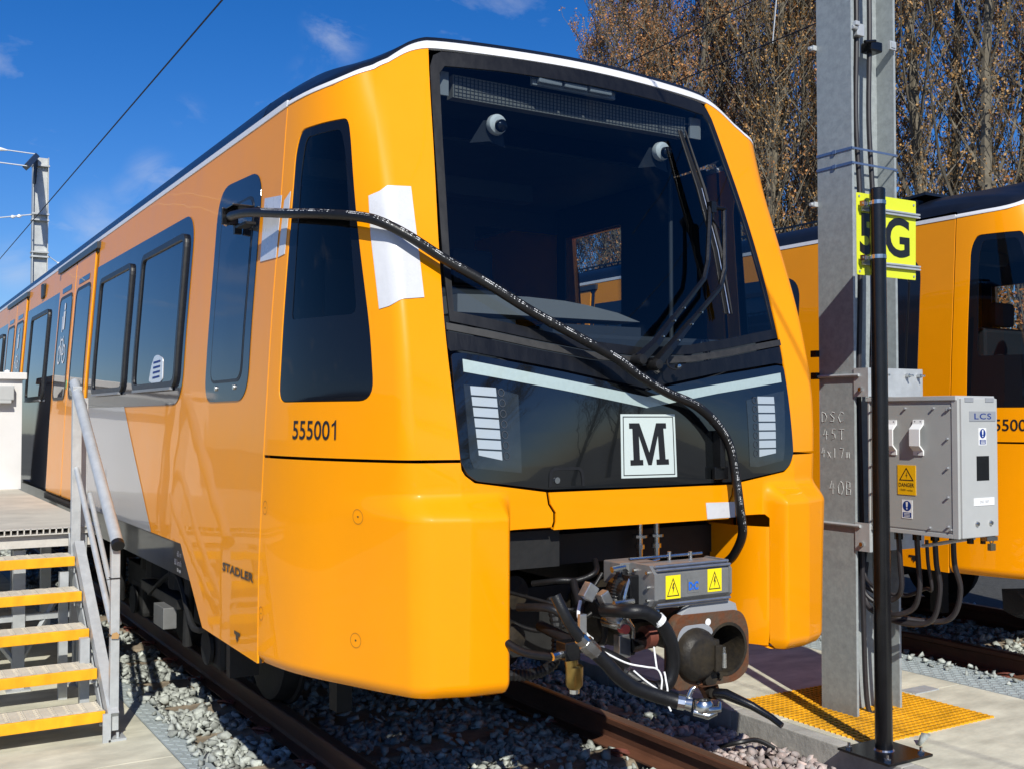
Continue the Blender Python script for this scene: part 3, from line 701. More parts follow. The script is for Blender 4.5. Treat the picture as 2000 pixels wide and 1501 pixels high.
    e=MB(); e.box((-.98,1.7,3.12),(.98,3.3,3.24),bev=.03); e.box((-.9,3.7,3.12),(.9,6.1,3.27),bev=.03); e.box((-.95,7.2,3.12),(.95,11.6,3.26),bev=.03)
    e.build('roof_equipment','roof',T)
    e=MB(); e.box((-.98,1.50,3.12),(-.88,1.62,3.24)); e.box((-.95,1.46,3.245),(.9,1.95,3.262)); e.cyl((-.9,1.7,3.12),(-.9,1.7,3.25),.015)
    e.build('roof_cover_plate','dark_metal',T)
    # ---------- cab interior
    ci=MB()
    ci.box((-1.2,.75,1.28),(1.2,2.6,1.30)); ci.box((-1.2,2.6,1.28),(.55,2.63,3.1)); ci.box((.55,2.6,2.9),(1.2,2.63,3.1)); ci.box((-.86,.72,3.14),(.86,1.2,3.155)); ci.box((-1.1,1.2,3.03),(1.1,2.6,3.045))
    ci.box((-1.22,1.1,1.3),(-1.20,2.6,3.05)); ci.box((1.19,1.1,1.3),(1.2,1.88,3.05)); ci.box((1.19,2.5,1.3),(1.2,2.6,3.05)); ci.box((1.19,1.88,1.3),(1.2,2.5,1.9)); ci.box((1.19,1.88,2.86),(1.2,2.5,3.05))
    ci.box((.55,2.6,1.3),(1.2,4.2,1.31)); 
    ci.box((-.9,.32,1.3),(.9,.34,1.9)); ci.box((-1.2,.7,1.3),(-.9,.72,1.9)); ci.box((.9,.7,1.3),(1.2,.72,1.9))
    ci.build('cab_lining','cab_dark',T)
    g=MB()
    g.box((-1.0,1.9,2.93),(.55,2.0,3.03)); g.box((-.5,2.55,1.4),(.1,2.595,2.6)); g.box((.16,2.55,1.4),(.20,2.6,2.9))
    g.build('cab_partition_trim','cab_mid',T)
    # desk top: pale curved slab
    d=MB(); top=[(-.66,2.19),(-.5,2.195),(-.3,2.197),(-.1,2.19),(.034,2.176),(.2,2.15),(.335,2.112),(-.66,2.112)]
    d.prism(top,lambda u,v,w:(u,.60+w,v),.20); d.build('driver_desk','cab_grey',T)
    d=MB(); d.box((-.95,.42,1.9),(.95,.9,2.03),bev=.02); d.box((-.2,.55,2.03),(.3,.85,2.08)); 
    d.build('desk_console','cab_mid',T)
    s_=MB(); s_.box((-.35,1.5,1.3),(.2,1.6,2.35),bev=.04); s_.box((-.35,1.1,1.7),(.2,1.55,1.82),bev=.04); s_.box((-.2,1.5,2.36),(.05,1.58,2.55),bev=.03)
    s_.build('driver_seat','cab_dark',T)
    for xx in (.90,):
        s_=MB(); s_.cyl((xx,1.05,1.6),(xx,1.05,3.1),.012); s_.build('grab_pole','cab_mid',T)
    # destination display and its brackets
    dd=empty('destination_display'); dd.parent=T
    b=MB(); b.box((-.66,.645,3.058),(.66,.70,3.158)); b.build('display_screen','mesh_grey',dd)
    # fine vertical slots of the display face
    b=MB()
    for i in range(66): b.box((-.655+i*.02,.6425,3.062),(-.6505+i*.02,.6448,3.154))
    for i in range(6): b.box((-.655,.6422,3.066+i*.016),(.655,.6446,3.068+i*.016))
    b.build('display_louvres','cab_mid',dd,kind='stuff')
    for sg in (-1,1):
        b=MB(); b.box((sg*.72-.035,.638,3.058),(sg*.72+.035,.65,3.162)); o=b.build('display_bracket','plate_grey',dd)
    b=MB()
    for i in range(3): b.box((-.28+i*.14,.535,3.158),(-.155+i*.14,.56,3.192),bev=.006)
    b.box((-.30,.56,3.15),(.16,.58,3.2)); b.build('interior_light_bar','plate_grey',T)
    for sg in (-1,1):
        cx,cy,cz=sg*.466,.60,2.952
        c_=empty('cab_camera'); c_.parent=T
        MB().lathe([(0,.02),(.040,.02),(.047,.005),(.044,-.018),(.032,-.03),(.0,-.03)],(cx,cy,cz),'y',20).build('camera_housing','white_plastic',c_,smooth=True)
        MB().lathe([(.0,-.030),(.029,-.034),(.026,-.052),(.013,-.062),(0,-.064)],(cx+.002,cy,cz-.012),'y',18).build('camera_dome','frit',c_,smooth=True)
        b=MB(); b.prism([(-.12,-.09),(-.02,-.07),(.06,-.09),(.04,.02),(-.05,.02)],lambda u,v,w:(cx+u,cy+.025+w,cz+v),.004); b.build('camera_bracket','cab_dark',c_)
    # ---------- wipers
    for pts,lab in ((((-.061,.10,1.899),(.02,.10,1.965),(.15,.13,2.085),(.359,.169,2.275),(.40,.19,2.36),(.482,.265,2.626)),0),(((.025,.10,1.881),(.10,.10,1.95),(.25,.13,2.075),(.46,.171,2.247),(.495,.185,2.33),(.575,.272,2.627)),1)):
        w=empty('wiper'); w.parent=T
        a=MB(); P=[Vector(p) for p in pts]
        a.tube(P[:3],[.030,.024,.017],6); a.tube(P[2:],[.014,.012,.012,.011],6); a.build('wiper_arm','black_steel',w)
        MB().lathe([(0,-.03),(.02,-.028),(.026,-.01),(.026,.03),(0,.03)],P[0],'y',14).build('pivot_cap','rubber',w,smooth=True)
        for q in (P[1]*.7+P[2]*.3,P[1]*.1+P[2]*.9,P[2]*.75+P[3]*.25):
            MB().lathe([(0,-.026),(.004,-.026),(.004,-.010),(0,-.01)],q,'y',6).build('rivet','steel',w)
        if lab==0:
            B=[Vector((.457,.442,3.016)),Vector((.475,.33,2.72)),Vector((.492,.240,2.42)),Vector((.500,.176,2.125))]
            b=MB(); b.tube(B,[.008,.015,.015,.008],6); b.build('wiper_blade','rubber',w)
            b=MB(); b.tube([p+Vector((.014,-.018,0)) for p in B],[.004,.009,.009,.004],5); b.tube([p+Vector((-.018,-.006,0)) for p in B],.004,5)
            b.build('blade_rib','rubber',w)
            b=MB(); b.tube([p+Vector((-.004,-.022,0)) for p in B[1:]],.0022,4); b.build('blade_edge','steel',w)
            b=MB(); b.cyl((.482,.262,2.626),(.575,.268,2.627),.011,8); b.box((.475,.245,2.60),(.505,.285,2.65)); b.tube([(.49,.25,2.63),(.488,.255,2.57),(.52,.24,2.52),(.545,.25,2.56)],.0045,6); b.build('blade_yoke','black_steel',w)
    a=MB(); a.tube(catmull([(.08,.09,1.93),(.075,.08,1.88),(.105,.075,1.862),(.145,.08,1.868),(.16,.09,1.88)],5),.004,6); a.build('washer_pipe','rubber',T)
    MB().lathe([(0,-.02),(.011,-.018),(.012,0),(0,.0)],(.142,.10,1.874),'y',10).build('washer_nozzle','steel',T,smooth=True)
    # cable bracket on the lamp panel
    b=MB(); b.box((.375,.085,1.435),(.405,.135,1.60),bev=.004); b.box((.355,.10,1.385),(.435,.12,1.44),bev=.004); b.build('hose_guide','black_steel',T)
    # ---------- bogie, underframe
    def bogie(yc):
        g=empty('bogie',loc=(0,yc,0)); g.parent=T
        for dy in (-.95,.95):
            for sx in (-1,1):
                w=MB(); w.lathe([(.0,-.065),(.30,-.065),(.335,-.05),(.345,.0),(.35,.045),(.375,.05),(.375,.07),(.30,.07),(.29,.03),(.12,.03),(.12,.09),(0,.09)],(0,0,0),'x',28)
                if sx>0: w.v=[(-a,b_,c) for a,b_,c in w.v]
                o=w.build('wheel','dark_metal',g,smooth=True); o.location=(sx*.745,dy,.35)
            a=MB(); a.cyl((-.7,dy,.35),(.7,dy,.35),.08); o=a.build('axle','dark_metal',g); o.location=(0,0,0)
        f=MB()
        for sx in (-1,1):
            f.box((sx*1.02-.09,-1.3,.42),(sx*1.02+.09,1.3,.60),bev=.02)
            for dy in (-.95,.95):
                f.box((sx*1.02-.10,dy-.17,.24),(sx*1.02+.10,dy+.17,.48),bev=.03); f.cyl((sx*1.02-.05,dy-.25,.6),(sx*1.02-.05,dy-.25,.85),.08); f.cyl((sx*1.13,dy,.35),(sx*1.15,dy,.35),.1)
                f.cyl((sx*1.16,dy+.35,.3),(sx*1.16,dy+.30,.8),.03)
            f.cyl((sx*1.0,-.3,.6),(sx*1.0,-.3,.9),.2); f.cyl((sx*1.0,.3,.6),(sx*1.0,.3,.9),.2)
            f.box((sx*1.15-.05,-.5,.5),(sx*1.15+.05,.45,.56)); f.tube(catmull([(sx*1.15,-1.3,.6),(sx*1.2,-.9,.45),(sx*1.18,-.4,.7),(sx*1.2,.2,.5)],6),.018,6)
        f.box((-.9,-.2,.4),(.9,.2,.62)); o=f.build('bogie_frame','dark_metal',g,smooth=False); o.location=(0,0,0)
        h=MB(); h.box((-1.26,-.42,.372),(-1.18,-.17,.50),bev=.004); o=h.build('pale_guard_box','grey_alu',g); o.location=(0,0,0)
    bogie(3.65); bogie(14.5)
    u=MB(); u.box((-1.25,1.2,.93),(1.25,24,1.0)); u.box((-1.2,6.2,.45),(1.2,12.5,.93),bev=.03); u.box((-1.1,.55,1.22),(1.1,1.3,1.26)); u.box((-1.15,.95,.62),(-.75,1.6,.9)); u.box((.75,.95,.62),(1.15,1.6,.9)); u.box((-1.2,16,.45),(1.2,22,.93),bev=.03)
    u.box((-.66,.42,1.02),(.66,.62,1.15)); u.box((-.66,.62,.9),(-.60,1.5,1.2)); u.box((.60,.7,.75),(.66,1.5,1.2)); u.box((-1.22,24,.5),(1.22,24.02,3.15))
    u.box((-.9,1.5,.75),(.9,1.6,1.2)); u.box((-1.25,1.9,.35),(-1.1,1.96,.65)); u.box((-.82,1.55,.2),(-.74,1.65,.7))
    u.cyl((-.9,1.75,.62),(-.9,2.2,.62),.07); u.box((-1.1,2.0,.5),(-.95,2.3,.75))
    u.build('underframe','dark_metal',T)
    dk=MB(); dk.lathe([(0,-.02),(.105,-.02),(.115,.0),(.115,.03),(0,.03)],(.62,.45,1.045),'y',28); dk.build('round_horn','rubber',T,smooth=True)
    b=MB()
    for x in (.14,.235):
        b.cyl((x,.36,1.20),(x,.36,1.03),.014,8); b.lathe([(0,0),(.034,0),(.034,.012),(0,.012)],(x,.36,1.12),'z',14); b.cyl((x,.36,1.07),(x,.36,1.09),.022,8)
    b.tube([(.14,.36,1.04),(.11,.34,1.0),(.235,.34,1.02)],.006,6); b.build('air_valve','steel',T)
    return T
train=build_train()
kids=list(train.children)
# the second train on the next track: same make, its own number
def copy_tree(o,parent=None,skip=()):
    c=o.copy(); COL.objects.link(c); c.parent=parent
    for ch in o.children:
        if ch.name.split('.')[0] in skip: continue
        copy_tree(ch,c,skip)
    return c
train2=copy_tree(train,None,('document_pouch','hose_guide'))
train2.location=(4.88,.20,0); train2['label']='second yellow metro train on the far track behind the grey box'
o=text_on('fleet_number','55500',nose,-2.712,1.570,.078,'black_print',train,wid=.282,off=.003,bold=.008)
ONE=[(.028,0),(.040,0),(.040,.078),(.033,.078),(.026,.068),(.010,.060),(.010,.051),(.028,.059)]
patch('fleet_digit',[[(-2.428+a,1.570+b) for a,b in ONE]],nose,'black_print',train,off=.003)
text_on('fleet_number','555002',nose,-2.712,1.570,.078,'black_print',train2,wid=.345,off=.003,bold=.008).location=(0,0,0)
d=MB()
K=10; vs=[]
for i in range(K+1):
    t=i/K; x=lerp(-1.28,1.28,t); y=.22+.42*abs(2*t-1)**2.2; z1=.56-.03*abs(2*t-1); z0=.20+.16*abs(2*t-1)**3
    vs+= [(x,y,z1),(x,y-.08,z1-.06),(x,y-.05,z0+.03),(x,y,z0),(x,y+.09,z0+.03),(x,y+.1,z1)]
d.add(vs,[(i*6+j,(i+1)*6+j,(i+1)*6+(j+1)%6,i*6+(j+1)%6) for i in range(K) for j in range(6)]+[tuple(range(6)),tuple(K*6+5-j for j in range(6))])
o=d.build('track_deflector','black_steel',train2,smooth=True,auto=50); o.location=(0,0,0)

m=MB(); m.box((-1.12,1.42,3.255),(.9,2.05,3.275),rot=Matrix.Rotation(-.06,3,'X')); o=m.build('roof_cover_flap','roof',train2); o.location=(0,0,0)
for x in (-1.08,-.4):
    m=MB(); m.box((x-.04,1.5,3.15),(x+.04,1.62,3.25)); o=m.build('flap_support','roof',train2); o.location=(0,0,0)
m=MB(); m.tube(catmull([(-1.05,1.46,3.20),(-1.0,1.6,3.245),(-.95,1.9,3.25)],5),.012,6); o=m.build('roof_cable','galv_dark',train2); o.location=(0,0,0)
# ------------------------------------------------------------------ white film patches on the first train
def tape(name,loops,fn,cu=(),cv=(),flip=False,label=None):
    return patch(name,loops,fn,'tape',train,cu,cv,off=.0035,thick=.002,flip=flip,label=label)
tape('film_patch',[[(-2.15,2.545),(-1.93,2.585),(-1.515,2.588),(-1.43,2.125),(-1.88,2.115),(-2.12,2.078),(-2.15,2.38)][::-1]],nose,SC,ZC,label='large creased white film patch wrapped round the cab corner')
tape('film_patch',[[(-2.95,2.60),(-2.885,2.632),(-2.90,2.36),(-2.975,2.353)][::-1]],nose,SC,ZC)
tape('film_patch',[[(1.045,2.628),(1.28,2.655),(1.275,2.362),(1.06,2.354)]],side,YC,ZS,flip=True,label='white film patch on the body side next to the joint')
tape('film_patch',[[(.374,1.283),(.568,1.280),(.571,1.212),(.383,1.211)]],nose,SC,ZC,label='small white film patch on the hatch edge')

# ------------------------------------------------------------------ coupler of the first train (thing > coupler > pieces)
cp=empty('coupler'); cp.parent=train
def B(): return MB()
def add(mb,name,m,smooth=False,auto=35): return mb.build(name,m,cp,smooth=smooth,auto=auto)
yb=-.28
# drawbar and support
add(B().cyl((-.02,-.1,.80),(0,1.5,.80),.085,20).lathe([(0,0),(.13,0),(.14,.03),(.14,.12),(0,.12)],(-.01,.3,.80),'y',24),'drawbar','dirty_steel',True)
# octagonal electric head
oc=[(-.075,.0),(-.05,-.035),(.05,-.035),(.075,0),(.075,.075),(.05,.105),(-.05,.105),(-.075,.08)]
def oct_(u0,u1,grow=1.):
    # profile in (y,z), length along x
    m=B(); m.prism([(a*grow,b*grow) for a,b in [(-.075,-.045),(-.045,-.078),(.06,-.078),(.085,-.05),(.085,.05),(.06,.075),(-.045,.075),(-.075,.045)]],lambda a,b,w:(u0+w,-.235+a,1.022+b),u1-u0); return m
add(oct_(-.300,.055),'electric_head','grey_alu')
add(oct_(-.318,-.300,1.06),'head_end_plate','grey_alu'); m=B(); m.prism([(a*1.06,b*1.06) for a,b in [(-.075,-.045),(-.045,-.078),(.06,-.078),(.085,-.05),(.085,.05),(.06,.075),(-.045,.075),(-.075,.045)]],lambda a,b,w:(.055+w,-.235+a,1.022+b),.012); add(m,'head_end_plate','grey_alu')
for z in (1.098,1.086,.957,.946): add(B().cyl((-.305,-.312 if z in(1.086,.957) else -.30,z),(.06,-.312 if z in(1.086,.957) else -.30,z),.0055,8),'head_rib','alu')
for z in (.97,1.02,1.075):
    for y in (-.28,-.2): add(B().cyl((-.33,y,z),(-.318,y,z),.007,8),'head_bolt','steel',True)
for z in (.96,1.05): add(B().cyl((.067,-.28,z),(.08,-.28,z),.006,8),'head_bolt','steel',True)
FP=plane_fn((0,-.3115,0),(1,0,0),(0,0,1))
def fpatch(name,loops,m,off,par=cp): return patch(name,loops,FP,m,par,off=off)
def sticker(x,z,w,h):
    s=fpatch('warning_sticker',[[(x,z),(x+w,z),(x+w,z+h),(x,z+h)]],'sticker_yellow',.0)
    t=[(x+w*.08,z+h*.1),(x+w*.92,z+h*.1),(x+w*.5,z+h*.9)]; c=(x+w*.5,z+h*.36)
    ti=[(c[0]+(a-c[0])*.82,c[1]+(b-c[1])*.82) for a,b in t]
    FP2=lambda u,v:(u,-.3118,v)
    patch('warning_triangle',[t,ti],FP2,'black_print',s,off=0)
    q=lambda a,b:(x+w*a,z+h*b)
    patch('lightning_mark',[[q(.50,.66),q(.42,.42),q(.50,.45),q(.46,.18),q(.60,.50),q(.52,.47),q(.58,.66)]],FP2,'black_print',s)
sticker(-.262,.975,.072,.088); sticker(-.055,.985,.072,.088)
pl_=fpatch('maker_sticker',[[(-.155,.990),(-.098,.990),(-.098,1.045),(-.155,1.045)]],'grey_alu',.0)
FP2=lambda u,v:(u,-.3118,v)
text_on('maker_mark','D:C',FP2,-.151,1.002,.030,'brightblue',pl_,wid=.048,bold=.04)
# housing behind the head, black parts
add(B().box((-.31,-.14,1.0),(-.15,.02,1.09),bev=.006).box((-.36,-.16,1.05),(-.31,-.10,1.10),bev=.004),'junction_box','grey_alu')
add(B().box((-.36,-.22,.92),(-.30,-.12,1.06),bev=.006).box((-.35,-.15,.86),(-.16,.2,.95),bev=.01).lathe([(0,-.05),(.055,-.05),(.055,.05),(0,.05)],(-.34,-.16,.99),'y',18),'actuator_body','black_steel')
add(B().cyl((-.45,-.24,.965),(-.36,-.24,.968),.011,10).cyl((-.43,-.20,1.085),(-.37,-.20,1.09),.012,10).cyl((-.31,-.15,1.11),(.04,-.17,1.115),.006,8).cyl((-.12,-.16,1.09),(-.12,-.16,1.13),.008,8).cyl((-.02,-.17,1.09),(-.02,-.17,1.125),.008,8).cyl((-.34,-.26,.935),(-.27,-.27,.925),.016,12).cyl((-.22,-.25,.945),(-.16,-.26,.94),.012,12),'guide_pin','steel',True)
# coupler face: rounded plate with cone and cup
outer=rpoly([(-.20,.622),(.10,.622),(.168,.66),(.168,.83),(.13,.90),(-.19,.905),(-.225,.84),(-.225,.66)],[.02,.04,.05,.05,.06,.06,.05,.04],6)
cup=[(.052+.092*math.cos(a),.755+.092*math.sin(a)) for a in [i*math.pi/14 for i in range(28)]]
m=B(); fy=-.30
FF=lambda u,v:(u,fy,v)
patch('face_plate',[outer,cup],FF,'rust',cp,thick=.045)
patch('face_upper_plate',[[(-.20,.86),(.13,.86),(.11,.925),(.06,.945),(-.10,.945),(-.16,.91)]],lambda u,v:(u,fy+.012,v),'plate_grey',cp,thick=.03)
patch('face_inner_plate',[rpoly([(-.195,.70),(-.03,.70),(-.02,.84),(-.06,.865),(-.17,.865),(-.20,.83)],.03,5)],lambda u,v:(u,fy,v),'plate_grey',cp,off=.003)
m=B(); nn=28
m.lathe([(.106,-.004),(.106,.0),(.092,.0),(.086,.05),(.078,.19)],(.052,fy,.755),'y',nn) if False else None
vs=[]
for r,h in ((.104,-.004),(.092,-.004),(.086,.05),(.078,.17)):
    for j in range(nn): a=2*math.pi*j/nn; vs.append((.052+r*math.cos(a),fy+h,.755+r*math.sin(a)))
fs=[(i*nn+j,i*nn+(j+1)%nn,(i+1)*nn+(j+1)%nn,(i+1)*nn+j) for i in range(3) for j in range(nn)]+[tuple(3*nn+j for j in range(nn))]
m.add(vs,fs); add(m,'coupling_cup','dirty_steel',True,50)
m=B(); m.lathe([(.102,.0),(.100,-.018),(.090,-.034),(.074,-.052),(.066,-.055),(0,-.055)],(-.112,fy,.752),'y',26); m.box((-.07,fy-.052,.70),(-.03,fy-.01,.81),bev=.008); add(m,'coupling_cone','dirty_steel',True,28)
add(B().box((-.062,fy-.066,.69),(-.028,fy-.048,.79),bev=.004),'cone_hinge','dirty_steel')
add(B().cyl((-.028,fy-.072,.705),(-.028,fy-.072,.76),.010,10).cyl((-.028,fy-.072,.76),(-.028,fy-.072,.785),.006,8),'cone_latch','steel')
add(B().lathe([(0,-.02),(.03,-.02),(.034,0),(0,0)],(-.045,fy,.652),'y',18).lathe([(0,-.024),(.017,-.024),(.017,0),(0,0)],(-.045,fy,.60),'y',14).lathe([(0,-.012),(.011,-.012),(.011,0),(0,0)],(.01,fy,.655),'y',12).lathe([(0,-.01),(.009,-.01),(.009,0),(0,0)],(-.10,fy,.648),'y',12),'face_bushing','dirty_steel',True)
patch('face_lug',[[(-.10,.63),(-.02,.63),(-.01,.60),(-.025,.575),(-.065,.575),(-.08,.60)][::-1]],lambda u,v:(u,fy,v),'rust',cp,thick=.03,flip=True)
patch('white_spot',[[(-.045+.014*math.cos(a),.868+.014*math.sin(a)) for a in [i*math.pi/8 for i in range(16)]]],FF,'white_plastic',cp,off=.002)
add(B().tube([(-.035,-.30,.595),(-.01,-.36,.60),(.05,-.44,.565),(.09,-.50,.53),(.10,-.545,.508)],[.020,.021,.016,.013,.012],12),'uncoupling_lever','black_steel',True)
# gear under the head
add(B().box((-.335,-.12,.725),(-.28,-.08,.815),bev=.004),'valve_block','alu')
add(B().cyl((-.28,-.10,.770),(-.19,-.08,.775),.036,16).cyl((-.285,-.11,.74),(-.26,-.11,.74),.01,8),'valve_body','black_steel',True)
add(B().cyl((-.20,-.1,.79),(-.16,-.1,.79),.045,16),'red_seal','clip',True)
# hoses
def hose(name,P,r,m='hose',n=12): return add(B().tube(catmull(P,8),r,n),name,m,True,60)
hose('jumper_hose',[(-.44,-.16,.93),(-.43,-.30,.945),(-.36,-.33,.935),(-.295,-.34,.88),(-.255,-.34,.80),(-.245,-.33,.72),(-.27,-.32,.66),(-.32,-.28,.65),(-.37,-.22,.69)],.026)
add(B().tube([(-.325,-.337,.915),(-.310,-.340,.900)],.0275,14),'white_tape_ring','white_plastic')
hose('brake_hose',[(-.752,-.30,1.03),(-.735,-.32,.98),(-.71,-.33,.93),(-.67,-.34,.875)],.020)
hose('brake_hose',[(-.61,-.35,.82),(-.57,-.36,.78),(-.53,-.37,.735),(-.47,-.38,.69),(-.40,-.40,.66),(-.33,-.43,.635),(-.335+.03,-.45,.628)],.026)
hose('brake_hose',[(-.36,-.2,.72),(-.43,-.18,.76),(-.52,-.1,.80),(-.56,.1,.84)],.022)
add(B().tube([(-.675,-.34,.88),(-.655,-.343,.862)],.024,10),'hose_ferrule','steel')
add(B().tube([(-.655,-.343,.862),(-.635,-.346,.842),(-.61,-.35,.82)],[.030,.030,.027],6),'hose_nut','steel')
add(B().tube([(-.39,-.20,.70),(-.36,-.21,.685)],.030,6),'hose_nut','steel')
add(B().tube([(-.315,-.44,.631),(-.295,-.455,.627)],.029,12),'hose_ferrule','steel')
# claw coupling at the hose end
m=B(); c=Vector((-.245,-.50,.618))
m.tube([(-.30,-.45,.627),(-.275,-.47,.622)],[.022,.028],12)
m.lathe([(.0,-.030),(.030,-.030),(.036,-.015),(.036,.012),(.028,.022),(.016,.022),(.016,.010),(0,.010)],c,'z',18)
m.tube([(-.285,-.46,.64),(-.275,-.47,.675),(-.262,-.475,.683)],[.010,.010,.007],8); m.tube([(-.25,-.53,.61),(-.21,-.545,.612),(-.195,-.53,.63)],[.014,.012,.008],8); m.tube([(-.28,-.49,.60),(-.25,-.53,.59),(-.215,-.53,.60)],.014,8)
add(m,'claw_coupling','steel',True,50)
# t-piece with brass filter
add(B().box((-.618,-.17,.755),(-.552,-.10,.825),bev=.006).cyl((-.552,-.13,.79),(-.50,-.14,.79),.018,12),'valve_t_piece','black_steel')
add(B().cyl((-.57,-.13,.755),(-.56,-.13,.69),.026,18).lathe([(0,-.085),(.020,-.085),(.033,-.07),(.034,0),(.028,.006),(0,.006)],(-.555,-.13,.725),'z',20),'brass_filter','brass',True,40)
add(B().cyl((-.66,-.14,.775),(-.615,-.14,.78),.016,10).cyl((-.50,-.14,.79),(-.44,-.16,.785),.013,10).cyl((-.555,-.13,.64),(-.555,-.13,.625),.02,10),'pipe_fitting','steel',True)
hose('air_pipe',[(-.80,.25,.86),(-.76,.1,.82),(-.71,-.02,.775),(-.65,-.13,.772)],.016)
hose('cable_loop',[(-.66,.1,.92),(-.60,-.05,.93),(-.52,-.1,.86),(-.46,-.05,.88),(-.40,.1,1.0)],.016)
hose('cable_loop',[(-.50,.25,.98),(-.43,.15,1.0),(-.36,.12,1.0),(-.29,.1,1.03),(-.22,.2,1.06)],.012)
hose('cable_loop',[(-.62,.35,.85),(-.52,.2,.80),(-.42,.1,.83),(-.34,.05,.88),(-.28,.1,.92)],.010)
hose('cable_loop',[(-.60,.3,.95),(-.50,.12,.92),(-.43,.05,.90),(-.38,.0,.98),(-.33,.0,1.04)],.008)
def bellows(P,r):
    C=catmull(P,14); rs=[r*(1.0 if i%2 else .82) for i in range(len(C))]
    return add(B().tube(C,rs,12),'corrugated_conduit','rubber')
bellows([(-.82,.3,.60),(-.72,.15,.655),(-.62,.08,.66),(-.53,.05,.70),(-.48,.1,.80),(-.44,.2,.92)],.024)
bellows([(-.33,-.14,1.07),(-.375,-.16,1.01),(-.385,-.15,.94),(-.36,-.1,.86)],.024)
add(B().tube(catmull([(-.47,-.05,.95),(-.50,-.08,.90),(-.485,-.1,.84),(-.45,-.1,.81)],6),.007,8),'white_pipe','white_plastic',True)
add(B().tube(catmull([(-.352,-.21,1.05),(-.385,-.22,.98),(-.37,-.22,.90),(-.345,-.22,.86),(-.33,-.2,.82)],6),.007,8),'braided_lead','steel',True)
add(B().lathe([(0,-.07),(.05,-.06),(.06,0),(.07,.1),(0,.1)],(-.62,.25,.78),'y',18).lathe([(0,-.1),(.07,-.09),(.085,0),(.085,.2),(0,.2)],(-.52,.45,.93),'y',20),'buffer_housing','dirty_steel',True)
add(B().box((-.52,-.16,.97),(-.47,-.12,1.03),rot=Matrix.Rotation(.6,3,'Y'),bev=.004).box((-.575,-.2,.84),(-.545,-.18,.93),bev=.003).lathe([(0,-.03),(.022,-.03),(.022,.03),(0,.03)],(-.40,-.18,.90),'y',14).box((-.44,-.17,.91),(-.40,-.13,1.0),rot=Matrix.Rotation(-.5,3,'Y'),bev=.004),'clamp_bracket','alu')
add(B().lathe([(0,-.03),(.018,-.03),(.02,0),(0,0)],(-.385,-.2,.862),'y',14),'red_cap','red',True)
add(B().lathe([(0,-.06),(.024,-.06),(.028,0),(.028,.06),(0,.06)],(-.385,-.16,.878),'y',14).cyl((-.40,-.2,.93),(-.37,-.2,.86),.012),'hose_end_fitting','steel',True)
hose('cable_loop',[(-.44,-.05,.97),(-.41,-.1,.93),(-.38,-.08,.80),(-.40,0,.75),(-.5,.1,.74)],.013)
add(B().tube(catmull([(-.50,-.2,.80),(-.46,-.32,.765),(-.40,-.36,.75),(-.345,-.36,.735),(-.33,-.37,.70),(-.34,-.38,.655),(-.35,-.42,.63),(-.345,-.44,.60)],6),.0035,6)
    .tube(catmull([(-.345,-.36,.735),(-.33,-.33,.78),(-.31,-.3,.80)],4),.0035,6).tube(catmull([(-.46,-.37,.745),(-.41,-.39,.70),(-.35,-.42,.66),(-.32,-.38,.70),(-.31,-.36,.72)],5),.0035,6),'white_string','tie',True)
add(B().box((-.66,.2,1.05),(-.4,.5,1.2)).box((-.64,.42,.75),(-.5,.6,1.02)).box((-.45,.6,.6),(.4,.7,.9)),'coupler_support','dark_metal')

# ------------------------------------------------------------------ the long black hose across the front
hz=empty('air_hose','long black rubber hose with white print hung across the nose','hose')
HP=[(-1.375,1.53,2.603),(-1.395,1.42,2.59),(-1.385,1.20,2.568),(-1.335,.863,2.515),(-1.282,.647,2.484),(-1.19,.443,2.449),(-1.132,.352,2.418),(-1.04,.291,2.361),(-.902,.253,2.277),(-.745,.202,2.189),(-.561,.152,2.08),(-.362,.100,1.978),(-.197,.07,1.896),(-.099,.05,1.828),(.06,.06,1.761),(.231,.078,1.708),(.348,.079,1.628),(.422,.078,1.532),(.455,.076,1.396),(.468,.065,1.26),(.506,.09,1.141),(.53,.17,1.04),(.545,.25,.987)]
HC=catmull(HP,10)
MB().tube(HC,.0205,16).build('hose_body','hose',hz,smooth=True,auto=60)
# print on the hose: text wrapped on its camera-facing upper side
L=[0]
for i in range(1,len(HC)): L.append(L[-1]+(HC[i]-HC[i-1]).length)
def hoseat(t):
    t=max(0,min(L[-1]-1e-4,t)); lo=0
    import bisect
    i=max(0,min(len(HC)-2,bisect.bisect_right(L,t)-1)); f=(t-L[i])/max(1e-6,(L[i+1]-L[i]))
    d0=(HC[min(len(HC)-1,i+1)]-HC[max(0,i-1)]).normalized(); d1=(HC[min(len(HC)-1,i+2)]-HC[i]).normalized()
    return HC[i].lerp(HC[i+1],f),d0.lerp(d1,f).normalized()
def hfn(u,v):
    p,d=hoseat(u); a0=Vector((-.35,-.8,.45)); n=(a0-d*a0.dot(d)).normalized(); b=d.cross(n)
    a=v/.0205; return p+(n*math.cos(a)+b*math.sin(a))*.0208
u=L[-1]-.25
PR='HANSA-FLEX TE220MAR EN 854 2TE 25 WP 40 BAR EN45545-3 3Q22 o'
seglen=.56
while u>.45:
    text_on('hose_print',PR,hfn,u,-.006,.0135,'print',hz,wid=seglen,dirn=-1,bold=.03,flip=False,off=.0006)
    u-=seglen+.055
hb=MB(); hb.box((-1.415,1.535,2.565),(-1.335,1.550,2.645),bev=.004); hb.box((-1.405,1.40,2.632),(-1.30,1.548,2.642),bev=.003); hb.build('hose_bracket','black_steel',hz)
